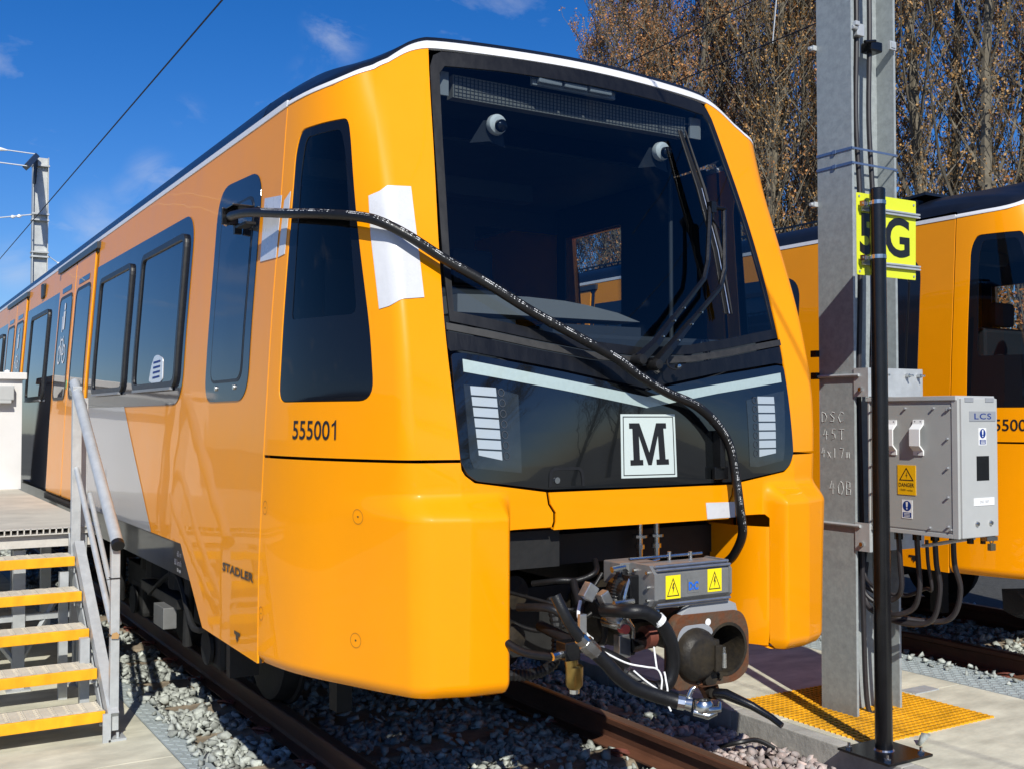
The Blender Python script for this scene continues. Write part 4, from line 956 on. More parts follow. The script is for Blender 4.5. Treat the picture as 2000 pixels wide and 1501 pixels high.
hb=MB(); hb.tube([(-1.375,1.55,2.60),(-1.37,1.58,2.60),(-1.37,1.60,2.60)],[.017,.017,.025],12); hb.tube([(-1.37,1.60,2.60),(-1.365,1.63,2.597),(-1.36,1.65,2.585)],[.025,.024,.012],6); hb.build('hose_end','steel',hz)
hb=MB(); hb.box((-1.36,1.35,2.545),(-1.31,1.50,2.556)); hb.box((-1.345,1.56,2.53),(-1.31,1.585,2.58)); hb.build('bracket_foot','rubber',hz)
for t in (2.03,2.95):
    p,d_=hoseat(t); hb=MB(); hb.tube([p-d_*.004,p+d_*.004],.0225,12); hb.build('cable_tie','rubber',hz)

# ------------------------------------------------------------------ raised deck, stairs and cabinet
GZ=-.05
DX=-1.52; DZ=.965
dk=empty('raised_deck','beige grating deck raised on steel legs beside the train','deck',(-2.5,3.8,GZ))
for i in range(5):
    y0=3.83+i*1.2
    for j in range(2):
        x1=DX-j*1.3; m=MB(); m.box((x1-1.296,y0,DZ-.006),(x1,y0+1.196,DZ)); m.build('deck_slab','grp',dk)
m=MB()
for i in range(70):
    x=DX-.003-i*.037; m.box((x-.007,3.80,DZ-.036),(x,3.83,DZ))
m.box((DX-2.6,3.80,DZ-.004),(DX,3.8305,DZ-.0005)); m.box((DX-2.6,3.801,DZ-.040),(DX,3.829,DZ-.034))
for i in range(150):
    y=3.83+i*.04; m.box((DX-.012,y,DZ-.038),(DX-.002,y+.007,DZ-.0065))
m.box((DX-2.6,3.87,DZ-.038),(DX-.012,9.8,DZ-.03))
m.build('grating_edge','grp_edge',dk,kind='stuff')
m=MB(); m.box((DX-2.6,3.84,DZ-.12),(DX-.04,3.88,DZ-.042)); m.build('deck_front_beam','grp_edge',dk)
m=MB(); m.box((DX-.10,3.88,DZ-.14),(DX-.04,9.8,DZ-.042)); m.build('deck_side_beam','grp_edge',dk)
for x in (-1.62,-1.98,-2.45,-3.4):
    for y in (3.95,5.4,7.2,9.4):
        m=MB(); m.box((x-.035,y-.035,GZ),(x+.035,y+.035,DZ-.14)); m.box((x-.07,y-.07,GZ),(x+.07,y+.07,GZ+.012)); m.build('deck_leg','galv',dk)
m=MB(); m.tube([(-1.98,3.95,.1),(-1.62,3.95,.75)],.018,4); m.tube([(-2.45,3.95,.75),(-1.98,3.95,.1)],.018,4); m.box((-3.4,3.93,.38),(-1.6,3.97,.42)); m.build('deck_brace','galv',dk)
cb=empty('equipment_cabinet','white cabinet with flat lid standing on the raised deck','cabinet',(-2.1,8.3,DZ))
MB().box((-3.0,7.9,DZ),(-1.495,9.0,2.02),bev=.004).build('cabinet_body','white_cab',cb)
MB().box((-3.05,7.85,2.02),(-1.46,9.05,2.085),bev=.006).build('cabinet_lid','white_cab',cb)
m=MB(); m.box((-2.6,7.82,1.82),(-1.575,7.9,1.96),bev=.01); m.box((-2.6,7.80,1.79),(-1.60,7.9,1.82),bev=.006); m.build('vent_cover','box_grey',cb)
MB().lathe([(0,0),(.025,0),(.025,.02),(0,.03)],(-1.62,8.0,2.085),'z',10).build('lid_knob','white_plastic',cb)

st=empty('access_stairs','galvanised steps with yellow nosings up to the raised deck','stairs',(-2.2,2.6,GZ))
SX=-1.72
TR=[(2.555,.105),(2.79,.282),(3.035,.458),(3.285,.635),(3.53,.812)]
for k,(y,z) in enumerate(TR):
    t=empty('tread'); t.parent=st; t.location=(0,0,0)
    m=MB(); x0=SX-1.25
    for i in range(34):
        x=SX-.01-i*.0372; m.box((x-.005,y+.03,z-.035),(x,y+.235,z-.003))
    for j in range(6): m.box((x0,y+.035+j*.038,z-.03),(SX-.002,y+.041+j*.038,z-.001))
    m.box((x0,y+.03,z-.014),(SX-.001,y+.235,z-.0095))
    # raised grip bars
    for i in range(17):
        x=SX-.03-i*.074
        for j in range(8): m.box((x-.050,y+.012+j*.027,z-.004),(x-.006,y+.026+j*.027,z+.003))
    m.box((x0,y-.002,z-.02),(SX-.001,y+.03,z-.001))
    m.build('tread_grating','grp',t,kind='stuff')
    MB().box((x0,y-.012,z-.056),(SX,y+.006,z+.002),bev=.004).build('nosing','yel_nosing',t)
    m=MB(); m.box((SX-.06,y+.01,z-.05),(SX+.004,y+.20,z-.046)); m.box((SX-.002,y+.01,z-.10),(SX+.004,y+.08,z-.046)); m.cyl((SX-.02,y+.04,z-.08),(SX+.012,y+.04,z-.08),.009,8); m.build('tread_bracket','galv',t)
for x in (SX+.006,SX-1.27):
    m=MB()
    m.prism([(2.50,GZ+.06),(2.62,.03),(3.66,.78),(3.80,.93),(3.80,.70),(3.72,.62),(2.60,-.02),(2.52,GZ)],lambda a,b,w:(x+w,a,b),.008)
    m.prism([(2.50,.10),(3.58,.90),(3.66,.86),(2.56,.05)],lambda a,b,w:(x+w,a,b),.055)
    m.build('stringer','galv',st)
m=MB(); m.box((SX+.01,2.50,GZ),(SX+.10,2.62,GZ+.012)); m.box((SX-.02,2.50,GZ),(SX+.02,2.515,.10)); m.cyl((SX+.06,2.53,GZ),(SX+.06,2.53,GZ+.04),.008,6); m.build('foot_plate','galv',st)
MB().box((-1.700,2.53,GZ+.05),(-1.655,2.575,.985),bev=.003).build('handrail_post','galv',st)
MB().box((-1.715,3.69,.30),(-1.660,3.735,1.85),bev=.003).build('handrail_post','galv',st)
MB().box((-1.650,3.82,GZ),(-1.600,3.87,1.78),bev=.003).build('handrail_post','galv',st)
m=MB(); m.tube([(-1.688,3.80,1.875),(-1.676,2.50,.985)],.032,16); m.build('handrail','galv',st,smooth=True)
m=MB(); m.tube([(-1.688,3.76,1.38),(-1.688,3.68,1.36),(-1.688,3.60,1.30),(-1.688,3.45,1.20)][0:1]+[(-1.688,3.60,1.27),(-1.688,2.58,.56)],.017,12); m.build('mid_rail','galv',st,smooth=True)
m=MB(); m.tube([(-1.62,3.62,1.18),(-1.645,2.60,.55)],.015,12); m.build('mid_rail','galv',st,smooth=True)
MB().tube([(-1.6765,2.512,.994),(-1.6755,2.488,.977)],.034,16).build('rail_end_cap','rubber',st)
for z in (.80,.50):
    m=MB(); m.box((-1.704,2.526,z),(-1.651,2.579,z+.006)); m.tube([(-1.704,2.53,z),(-1.73,2.50,z+.003)],.002,5); m.build('cable_tie','rubber',st)
m=MB(); m.prism([(-.02,-.012),(.015,-.016),(.022,.004),(.008,.02),(-.015,.014)],lambda a,b,w:(-1.680+a,2.521-w,.50+b),.004); m.build('leaf_scrap','leafbit',st)
m=MB(); m.box((-1.78,2.95,GZ),(-1.73,3.0,.42)); m.box((-1.80,2.93,GZ),(-1.71,3.02,GZ+.01)); m.build('stair_support','galv',st)
m=MB(); m.box((-1.80,3.55,GZ),(-1.75,3.6,.72)); m.build('stair_support','galv',st)

# ------------------------------------------------------------------ mast with its fittings
mast=empty('catenary_mast','tall galvanised steel mast with chalk marks beside the yellow train','mast',(2.18,.87,-.04))
X0,X1,Y0,Y1=1.985,2.365,.745,1.005
m=MB(); m.box((X0,Y0,-.6),(X0+.018,Y1,9.0)); m.build('near_flange','galv_mast',mast)
m=MB(); m.box((X1-.018,Y0,-.6),(X1,Y1,9.0)); m.build('far_flange','galv_mast',mast)
m=MB(); m.box((X0+.018,.868,-.6),(X1-.018,.880,9.0)); m.build('web','galv_mast',mast)
CH=plane_fn((X0-.001,0,0),(0,1,0),(0,0,1))
M['chalk']=mat('chalk',(.60,.60,.58),.9,var=.6,vscale=120,col2=(.34,.35,.35))
def stroke(P,w=.0018):
    m=MB()
    for q in P:
        C=[(X0-.0012,a,b) for a,b in q]
        m.tube(C,w,4,caps=False)
    return m
# hand-written chalk: u runs right to left (towards smaller y)
def chalk(s,y,z,h,wd):
    G={'D':[[(0,0),(0,1)],[(0,1),(.5,.85),(.75,.5),(.5,.1),(0,0)]],'S':[[(.7,.9),(.3,1),(.05,.75),(.6,.4),(.5,.05),(0,.1)]],'C':[[(.8,.85),(.4,1),(0,.5),(.3,0),(.8,.15)]],
       '4':[[(.3,1),(0,.4),(.8,.45)],[(.5,.8),(.45,0)]],'5':[[(.8,1),(.2,1),(.15,.6),(.6,.5),(.65,.15),(.1,0)]],'T':[[(0,1),(.9,.95)],[(.45,1),(.4,0)]],'x':[[(0,.6),(.6,0)],[(.6,.6),(0,0)]],
       '1':[[(.2,1),(.2,0)]],'7':[[(0,1),(.7,.95),(.3,0)]],'m':[[(0,.6),(0,0)],[(0,.5),(.25,.6),(.3,0)],[(.3,.45),(.55,.6),(.65,0)]],'0':[[(.4,1),(0,.6),(.1,.1),(.5,0),(.8,.4),(.7,.85),(.4,1)]],'B':[[(0,0),(0,1),(.5,.95),(.5,.6),(0,.5),(.6,.4),(.55,.05),(0,0)]]}
    P=[]; x=y
    for ch in s:
        for q in G[ch]: P.append([(x-a*wd*.8,z+b*h) for a,b in q])
        x-=wd
    return P
P=chalk('DSC',.985,1.63,.06,.062)+chalk('45T',.975,1.53,.06,.058)+chalk('4x17m',.99,1.425,.055,.046)+chalk('40B',.93,1.215,.075,.062)
for q in P: stroke([q]).build('chalk_stroke','chalk',mast)
# clamp bolts and lugs on the left edge, straps
def lug(z,y=1.01,w=.035):
    m=MB(); m.box((1.955,y-.01,z-.015),(1.985,y+.025,z+.015),bev=.003); m.cyl((1.94,y+.012,z),(1.955,y+.012,z),.01,8); return m.build('flange_clip','galv',mast)
lug(3.85); lug(2.915)
for z in (2.03,1.90):
    m=MB(); m.box((1.955,1.0,z-.02),(1.985,1.045,z+.02),bev=.003); m.build('black_clip','black_steel',mast)
for z,ms in ((3.20,'brightsteel'),(3.115,'brightsteel')):
    sp=MB(); sp.box((X0-.004,Y0-.004,z-.008),(X0-.0005,Y1+.004,z+.008)); sp.box((X0-.004,Y0-.006,z-.006),(X1+.004,Y0-.002,z+.006)); sp.box((X0-.010,.86,z-.012),(X0-.004,.885,z+.010)); sp.build('steel_band','band_steel',mast)
for z in (1.895,1.045):
    m=MB(); m.cyl((X0-.012,Y1+.01,z),(X0-.012,.70,z),.009,8); m.build('clamp_rod','galv',mast)
for z0,z1 in ((1.775,1.935),(.905,1.065)):
    m=MB(); m.box((X0-.006,.64,z0),(X0-.0005 if False else X0+.0,.742,z1)); m.box((X0,.64,z0),(X1+.08,.652,z1)); m.build('bracket_plate','galv',mast)
    for x in (2.03,2.10,2.30,2.40):
        m=MB(); m.cyl((x,.64,z1-.04),(x,.615,z1-.04),.012,6); m.cyl((x,.64,z1-.04),(x,.59,z1-.04),.006,6); m.build('bracket_nut','steel',mast)
    m=MB(); m.cyl((X0-.006,.69,z0+.04),(X0-.022,.69,z0+.04),.013,6); m.build('bracket_nut','steel',mast)
# cables running down the web
cab_=empty('mast_cables','pair of black cables clipped up the recess of the mast','cable',(2.15,.8,0))
for x,dx in ((2.065,.0),(2.175,.0)):
    P=[(x,.78,9),(x,.78,5),(x+.004,.775,4.0),(x-.004,.78,3.4),(x+.012,.77,2.9),(x+.004,.77,2.3),(x-.002,.78,1.8),(x+.01,.78,1.2),(x+.02,.78,.5),(x+.06,.79,.0),(x+.10,.74,-.02)]
    MB().tube(catmull(P,6),.015,10).build('cable_run','cable',cab_,smooth=True)
m=MB()
m.box((2.03,.735,3.86),(2.09,.80,3.93),bev=.004); m.cyl((1.99,.74,3.9),(2.03,.74,3.9),.012,8); m.box((2.0,.72,3.91),(2.035,.75,3.935),bev=.003); m.build('cable_cleat','galv',cab_)
m=MB(); m.box((2.14,.73,3.79),(2.24,.81,3.85),bev=.01); m.cyl((2.09,.735,3.83),(2.18,.735,3.85),.01,8); m.build('cable_cleat','black_steel',cab_)
m=MB(); m.box((2.29,.72,3.82),(2.345,.735,3.87)); m.box((2.30,.715,3.83),(2.335,.722,3.86)); m.build('cable_cleat','galv',cab_)

# ------------------------------------------------------------------ control box on the mast
BX0,BX1,BY0,BY1,BZ0,BZ1=2.0,2.302,.062,.655,1.030,1.768
bx=empty('control_box','light grey electrical box with danger sign fixed to the mast','electrical box',(2.15,.36,1.03))
MB().box((BX0,BY0+.012,BZ0),(BX1,BY1,BZ1-.006),bev=.006).build('box_body','box_grey',bx)
MB().box((BX0+.004,BY0,BZ0+.004),(BX1-.002,BY0+.013,BZ1-.012),bev=.004).build('front_cover','box_grey',bx)
MB().box((BX0-.016,BY0+.02,BZ1-.022),(BX1+.004,BY1+.004,BZ1+.002),bev=.003).build('rain_lip','box_grey',bx)
# side door sheet with rim
m=MB(); 
m.box((BX0-.006,BY0+.055,BZ0+.03),(BX0+.001,BY1-.015,BZ1-.045),bev=.002); m.build('side_door','box_face',bx)
m=MB(); m.box((BX0-.010,BY0+.014,BZ0),(BX0+.001,BY0+.05,BZ1-.02),bev=.002); m.box((BX0-.010,BY0+.05,BZ0),(BX0+.001,BY1,BZ0+.022),bev=.002); m.box((BX0-.010,BY1-.012,BZ0+.022),(BX0+.001,BY1,BZ1-.02),bev=.002); m.build('door_rim','box_grey',bx)
for i in range(5):
    z=BZ0+.06+i*.152
    for y in (BY0+.075,BY1-.03):
        m=MB(); m.cyl((BX0-.006,y,z),(BX0-.020,y,z),.006,8); m.build('cover_screw','plate_grey',bx)
for y in (.22,.40,.12):
    m=MB(); m.cyl((BX0-.006,y,BZ1-.062),(BX0-.020,y,BZ1-.062),.006,8); m.build('cover_screw','plate_grey',bx)
for y in (.25,.12):
    m=MB(); m.cyl((BX0-.006,y,BZ0+.045),(BX0-.020,y,BZ0+.045),.006,8); m.build('cover_screw','plate_grey',bx)
for yc,zc in ((.492,1.548),(.318,1.550)):
    pf=[(-.095,.0),(-.095,.006),(-.072,.008),(-.045,.038),(.045,.038),(.072,.010),(.095,.006),(.095,.0),(.068,.0),(.040,.030),(-.040,.030),(-.068,.0)]
    m=MB(); m.prism(pf,lambda a,b,w:(BX0-.006-b,yc-.032+w,zc+a),.064); m.build('box_handle','white_plastic',bx)
    m=MB()
    for y in (-.018,.018): m.cyl((BX0-.0125,yc+y,zc+.086),(BX0-.0145,yc+y,zc+.086),.005,6)
    m.cyl((BX0-.0125,yc,zc-.086),(BX0-.0145,yc,zc-.086),.005,6); m.build('handle_screw','plate_grey',bx)
BF=plane_fn((BX0-.0062,0,0),(0,1,0),(0,0,1))
def bp(name,loops,m,off,par,fn=BF,flip=True): return patch(name,loops,fn,m,par,off=off,flip=flip,thick=.0)
dg=patch('danger_sign',[[(.338,1.240),(.456,1.240),(.456,1.400),(.338,1.400)]],BF,'danger_yellow',bx,off=.003,thick=.003,flip=True)
t=[(.350,1.316),(.446,1.316),(.398,1.388)];c=(.398,1.340); ti=[(c[0]+(a-c[0])*.78,c[1]+(b-c[1])*.78) for a,b in t]
bp('warning_triangle',[t,ti],'black_print',.0036,dg)
q=lambda a,b:(.398-a*.04,1.320+b*.055)
bp('lightning_mark',[[q(.08,.75),q(-.15,.36),q(.06,.42),q(-.05,.02),q(.2,.52),q(0,.46),q(.18,.75)]],'black_print',.0036,dg)
text_on('danger_word','DANGER',BF,.448,1.283,.021,'black_print',dg,wid=.100,dirn=-1,off=.0036,flip=True,bold=.02)
text_on('voltage_words','1500 volts',BF,.440,1.260,.012,'black_print',dg,wid=.082,dirn=-1,off=.0036,flip=True)
def notice(fn,u0,u1,v0,v1,dirn,flip,off):
    n=patch('notice_label',[[(u0,v0),(u1,v0),(u1,v1),(u0,v1)]],fn,'white_plastic',bx,off=off,thick=.002,flip=flip)
    w=u1-u0;h=v1-v0;c=((u0+u1)/2,v0+h*.68); r=w*.40
    patch('blue_disc',[[(c[0]+r*math.cos(a),c[1]+r*math.sin(a)) for a in [i*math.pi/12 for i in range(24)]]],fn,'blue',n,off=off+.0006,flip=flip)
    patch('exclamation_mark',[rpoly([(c[0]-r*.14,c[1]-r*.25),(c[0]+r*.14,c[1]-r*.25),(c[0]+r*.26,c[1]+r*.75),(c[0]-r*.26,c[1]+r*.75)],.001,2)],fn,'white_plastic',n,off=off+.0012,flip=flip)
    patch('exclamation_mark',[[(c[0]+r*.16*math.cos(a),c[1]-r*.55+r*.16*math.sin(a)) for a in [i*math.pi/5 for i in range(10)]]],fn,'white_plastic',n,off=off+.0012,flip=flip)
    patch('blue_field',[[(u0+w*.1,v0+h*.06),(u1-w*.1,v0+h*.06),(u1-w*.1,v0+h*.33),(u0+w*.1,v0+h*.33)]],fn,'blue',n,off=off+.0006,flip=flip)
    for i in range(3): patch('notice_line',[[(u0+w*.22,v0+h*(.10+.075*i)),(u1-w*.22,v0+h*(.10+.075*i)),(u1-w*.22,v0+h*(.13+.075*i)),(u0+w*.22,v0+h*(.13+.075*i))]],fn,'white_plastic',n,off=off+.0012,flip=flip)
notice(BF,.362,.431,1.113,1.212,-1,True,.002)
FN=plane_fn((0,BY0,0),(1,0,0),(0,0,1))
notice(FN,2.142,2.204,1.512,1.602,1,False,.002)
lc=patch('name_plate',[[(2.066,1.638),(2.284,1.638),(2.284,1.690),(2.066,1.690)]],FN,'plate_grey',bx,off=.003,thick=.003)
text_on('plate_letters','LCS',FN,2.105,1.649,.031,'blue',lc,wid=.14,off=.0036,bold=.012,space=1.15)
patch('view_window',[[(2.122,1.328),(2.226,1.328),(2.226,1.456),(2.122,1.456)]],FN,'black_steel',bx,off=.001)
wp=patch('reference_plate',[[(2.097,1.198),(2.264,1.198),(2.264,1.238),(2.097,1.238)]],FN,'white_plastic',bx,off=.003,thick=.003)
text_on('plate_letters','DSC 507',FN,2.142,1.211,.014,'plate_grey',wp,wid=.075,off=.0036)
for x in (2.119,2.232): MB().lathe([(0,-.012),(.010,-.012),(.014,-.004),(.014,0),(0,0)],(x,BY0,1.105),'y',12).build('cover_lock','steel',bx,smooth=True)
for x in (2.03,2.20): 
    m=MB(); m.box((x,BY0-.003,BZ1-.03),(x+.07,BY0+.0,BZ1-.008)); m.build('hinge_slot','plate_grey',bx)
m=MB(); m.tube(catmull([(2.255,BY0+.02,1.02),(2.255,BY0+.02,1.0),(2.268,BY0+.02,.992),(2.281,BY0+.02,1.0),(2.281,BY0+.02,1.02)],4),.003,6); m.box((2.248,BY0+.008,.955),(2.288,BY0+.032,.992),bev=.003); m.build('padlock','brass_dull',bx)
m=MB(); m.box((2.21,BY0+.005,BZ0-.022),(2.30,BY0+.04,BZ0)); m.build('hasp','steel',bx)
for x,y,rr in ((2.05,.50,.024),(2.10,.42,.024),(2.16,.35,.024),(2.22,.28,.024),(2.20,.16,.018),(2.25,.12,.014)):
    m=MB(); m.cyl((x,y,BZ0),(x,y,BZ0-.042),rr,10); m.build('cable_gland','black_steel',bx)
m=MB(); m.cyl((2.21,.14,1.02),(2.12,.40,.955),.010,8); m.box((2.0,.60,1.0),(2.03,.75,1.04)); m.build('earth_strap','galv',bx)
cl=empty('box_cables','bundle of black cables looping below the grey electrical box','cable',(2.15,.4,.98))
for i,(x,y,zb,dx) in enumerate(((2.05,.50,.60,.0),(2.10,.42,.55,.0),(2.16,.35,.50,.02),(2.22,.28,.52,.04),(2.13,.38,.66,.02))):
    P=[(x,y,.99),(x+.01,y+.0,.86),(x+.03+dx,y+.01,.72),(x+.05+dx,y+.07,zb+.05),(x+.02+dx,y+.18,zb),(2.20-i*.02,.70,zb+.02),(2.12,.80,zb+.10),(2.10+.02*i,.82,zb+.3)]
    MB().tube(catmull(P,8),.015 if i<4 else .010,10).build('cable_run','cable',cl,smooth=True)

# ------------------------------------------------------------------ black post and its 5G sign
pp=empty('black_post','black round steel post bolted to the concrete in front of the mast','post',(1.607,.2425,-.04))
MB().tube([(1.604,.2425,-.03),(1.596,.2425,2.80),(1.596,.2425,2.826),(1.596,.2425,2.832)],[.044,.040,.040,.034],24).build('post_tube','black_steel',pp,smooth=True,auto=40)
m=MB(); m.box((1.43,.07,-.036),(1.76,.39,-.024),bev=.002); m.build('base_plate','black_steel',pp)
for x,y in ((1.47,.11),(1.72,.11),(1.47,.35),(1.72,.35)):
    m=MB(); m.cyl((x,y,-.024),(x,y,-.012),.016,6); m.cyl((x,y,-.012),(x,y,.006),.008,8); m.build('anchor_bolt','steel',pp)
MB().lathe([(0,0),(.052,0),(.045,.008),(0,.008)],(1.604,.2425,-.024),'z',24).build('weld_collar','steel',pp)
sg5=empty('location_sign','yellow green 5G plate strapped behind the black post','sign',(1.76,.32,2.4))
PS=plane_fn((0,.318,0),(1,0,0),(0,0,1))
patch('sign_plate',[rpoly([(1.528,2.392),(1.984,2.392),(1.992,2.818),(1.528,2.818)],.006,2)],PS,'sign_yellow',sg5,off=0,thick=.004)
pb=patch('sign_back',[rpoly([(1.530,2.394),(1.982,2.394),(1.990,2.816),(1.530,2.816)],.006,2)],plane_fn((0,.3225,0),(1,0,0),(0,0,1)),'plate_grey',sg5,off=0,flip=True)
text_on('sign_digit','5',PS,1.548,2.512,.205,'black_print',sg5,wid=.115,bold=.035,off=.0012)
text_on('sign_letter','G',PS,1.742,2.512,.205,'black_print',sg5,wid=.195,bold=.025,off=.0012)
for x,z in ((1.545,2.80),(1.972,2.795),(1.545,2.41),(1.968,2.41)):
    m=MB(); m.cyl((x,.318,z),(x,.314,z),.006,8); m.build('plate_rivet','plate_grey',sg5)
for z in (2.735,2.455):
    m=MB(); m.box((1.56,.300,z+.004),(2.005,.316,z+.012)); m.box((1.56,.300,z-.012),(2.005,.316,z-.004)); m.box((1.56,.309,z-.004),(2.005,.316,z+.004)); m.build('sign_rail','galv',sg5)
    m=MB(); ring=[(1.597+.0425*math.cos(a),.2425+.0425*math.sin(a)) for a in [i*2*math.pi/20 for i in range(21)]]
    vs=[(x,y,z+.012) for x,y in ring]+[(x,y,z+.032) for x,y in ring]; m.add(vs,[(i,i+1,21+i+1,21+i) for i in range(20)])
    m.box((1.545,.275,z+.010),(1.565,.300,z+.030)); m.cyl((1.525,.285,z+.02),(1.60,.285,z+.02),.006,8); m.box((1.53,.27,z+.006),(1.545,.30,z+.034)); m.build('band_clamp','steel',sg5)

# ------------------------------------------------------------------ ground, tracks
MB().box((-400,-400,-.45),(400,600,-.30)).build('ground','ground',None,kind='structure')
cs=empty('concrete_path',kind='structure')
for i in range(-4,12):
    y0=-.9+i*3.0; MB().box((-9.0,y0,-.30),(-1.472,y0+2.994,GZ),bev=.004).build('concrete_slab','concrete',cs)
cs2=empty('concrete_path',kind='structure')
for i in range(-3,10):
    y0=-2.05+i*3.0; MB().box((1.60,y0,-.30),(3.17,y0+2.994,-.04),bev=.004).build('concrete_slab','concrete',cs2)
for i in range(-6,26):
    y0=-1.15+i*1.2; MB().box((1.50,y0,-.30),(1.598,y0+1.195,-.042),bev=.006).build('kerb_stone','kerb',cs2)
def treadstrip(name,x0,x1,z,ya,yb_,par):
    y=ya
    while y<yb_:
        MB().box((x0+.003,y,-.28),(x1,y+.496,z)).build('strip_panel','strip',par); y+=.5
    m=MB(); rnd=random.Random(3)
    y=ya
    w=x1-x0
    nx=int(w/.045)
    while y<min(yb_,9):
        for i in range(nx):
            x=x0+.03+i*.045; s=1 if (i+int(y/.045))%2 else -1
            c=Vector((x,y+.02,z)); m.box((x-.019,y+.016,z-.002),(x+.019,y+.024,z+.004),rot=Matrix.Rotation(s*.6,3,'Z'),c=c)
        y+=.045
    m.build('strip_relief','strip',par,kind='stuff')
treadstrip('l',-1.472,-1.345,GZ,-2,18,cs)
treadstrip('r',3.17,3.58,-.04,-2,16,cs2)
gr=empty('floor_grating','yellow plastic grating square set round the mast foot','grating',(2.15,.86,-.04))
m=MB(); n=26; g0,g1,h0,h1=1.66,2.65,.362,1.352
for i in range(n+1):
    x=lerp(g0,g1,i/n); m.box((x-.0065,h0,-.052),(x+.0065,h1,-.032))
for i in range(n+1):
    y=lerp(h0,h1,i/n); m.box((g0-.006,y-.0065,-.051),(g1+.006,y+.0065,-.0325))
for i in range(n+1):
    for j in range(n+1):
        x=lerp(g0,g1,i/n);y=lerp(h0,h1,j/n); m.box((x-.011,y-.011,-.05),(x+.011,y+.011,-.0305),rot=Matrix.Rotation(.785,3,'Z'),c=(x,y,-.04))
m.build('grating_mesh','yel_plastic',gr,kind='stuff')
m=MB(); m.box((g0-.004,h0-.004,-.039),(g1+.004,h1+.004,-.0365)); m.build('pit_floor','bed_dark',gr)
MB().box((2.71,.92,-.0405),(2.93,1.03,-.034)).build('cover_plate','galv',gr)
bed=MB(); bed.box((-1.35,-8,-.29),(1.498,40,-.21)); bed.box((3.585,-8,-.29),(9.5,40,-.21)); bed.build('ballast_bed','bed',None,kind='structure')
tk=empty('railway_track',kind='structure'); tk2=empty('railway_track',loc=(4.88,0,0),kind='structure')
RPf=[(-.070,-.159),(.070,-.159),(.070,-.149),(.020,-.135),(.009,-.12),(.009,-.05),(.034,-.038),(.036,-.010),(.030,-.003),(.016,.0),(-.016,.0),(-.030,-.003),(-.036,-.010),(-.034,-.038),(-.009,-.05),(-.009,-.12),(-.020,-.135),(-.070,-.149)]
m=MB(); m.prism(RPf,lambda a,b,w:(a,-7+w,b),46); rail=m.build('rail','rail',tk)
me=rail.data; me.materials.append(M['railhead'])
for p in me.polygons:
    if p.normal.z>.7 and p.center.z>-.02: p.material_index=1
rail.location.x=-.7535
def inst(o,par,loc,rz=0):
    c=o.copy(); COL.objects.link(c); c.parent=par; c.location=loc; c.rotation_euler=(0,0,rz); return c
inst(rail,tk,(.7535,0,0)); inst(rail,tk2,(-.7535,0,0)); inst(rail,tk2,(.7535,0,0))
m=MB(); m.box((-1.25,-.13,-.28),(1.25,.13,-.156),bev=.015); slp=m.build('sleeper','sleeper',tk)
m=MB(); m.tube(catmull([(.10,-.05,-.148),(.085,.0,-.132),(.05,.03,-.138),(.06,.06,-.142),(.10,.05,-.125),(.13,.0,-.128),(.125,-.045,-.145),(.10,-.02,-.15)],5),.0085,6); m.box((.085,-.04,-.166),(.125,.045,-.142),bev=.004); clip=m.build('rail_clip','clip',tk,smooth=True,auto=50)
first=True
for tr in (tk,tk2):
    for k in range(-5,20):
        y=1.93+.7*k
        if first: slp.location=(0,y,0)
        else: inst(slp,tr,(0,y,0))
        if k<10:
            for sx in (-1,1):
                for sd2 in (0,1):
                    loc=(sx*.7535,y,0)
                    if first: clip.location=loc; first=False
                    else: inst(clip,tr,loc,math.pi*sd2)
        first=False
b=MB(); b.lathe([(0,-.02),(.016,-.02),(.016,0),(.022,0),(.022,.006),(0,.006)],(.74+.05,.72,-.08),'x',6); b.build('rail_bolt','steel',tk)
# loose dark pipe and stone
lp_=tag(MB().tube(catmull([(1.15,.98,-.13),(1.22,.88,-.09),(1.33,.86,-.09),(1.40,.80,-.13)],6),.013,8).build('pipe_offcut','rubber',None,smooth=True),'short black curved pipe end lying in the pinkish stones','pipe')

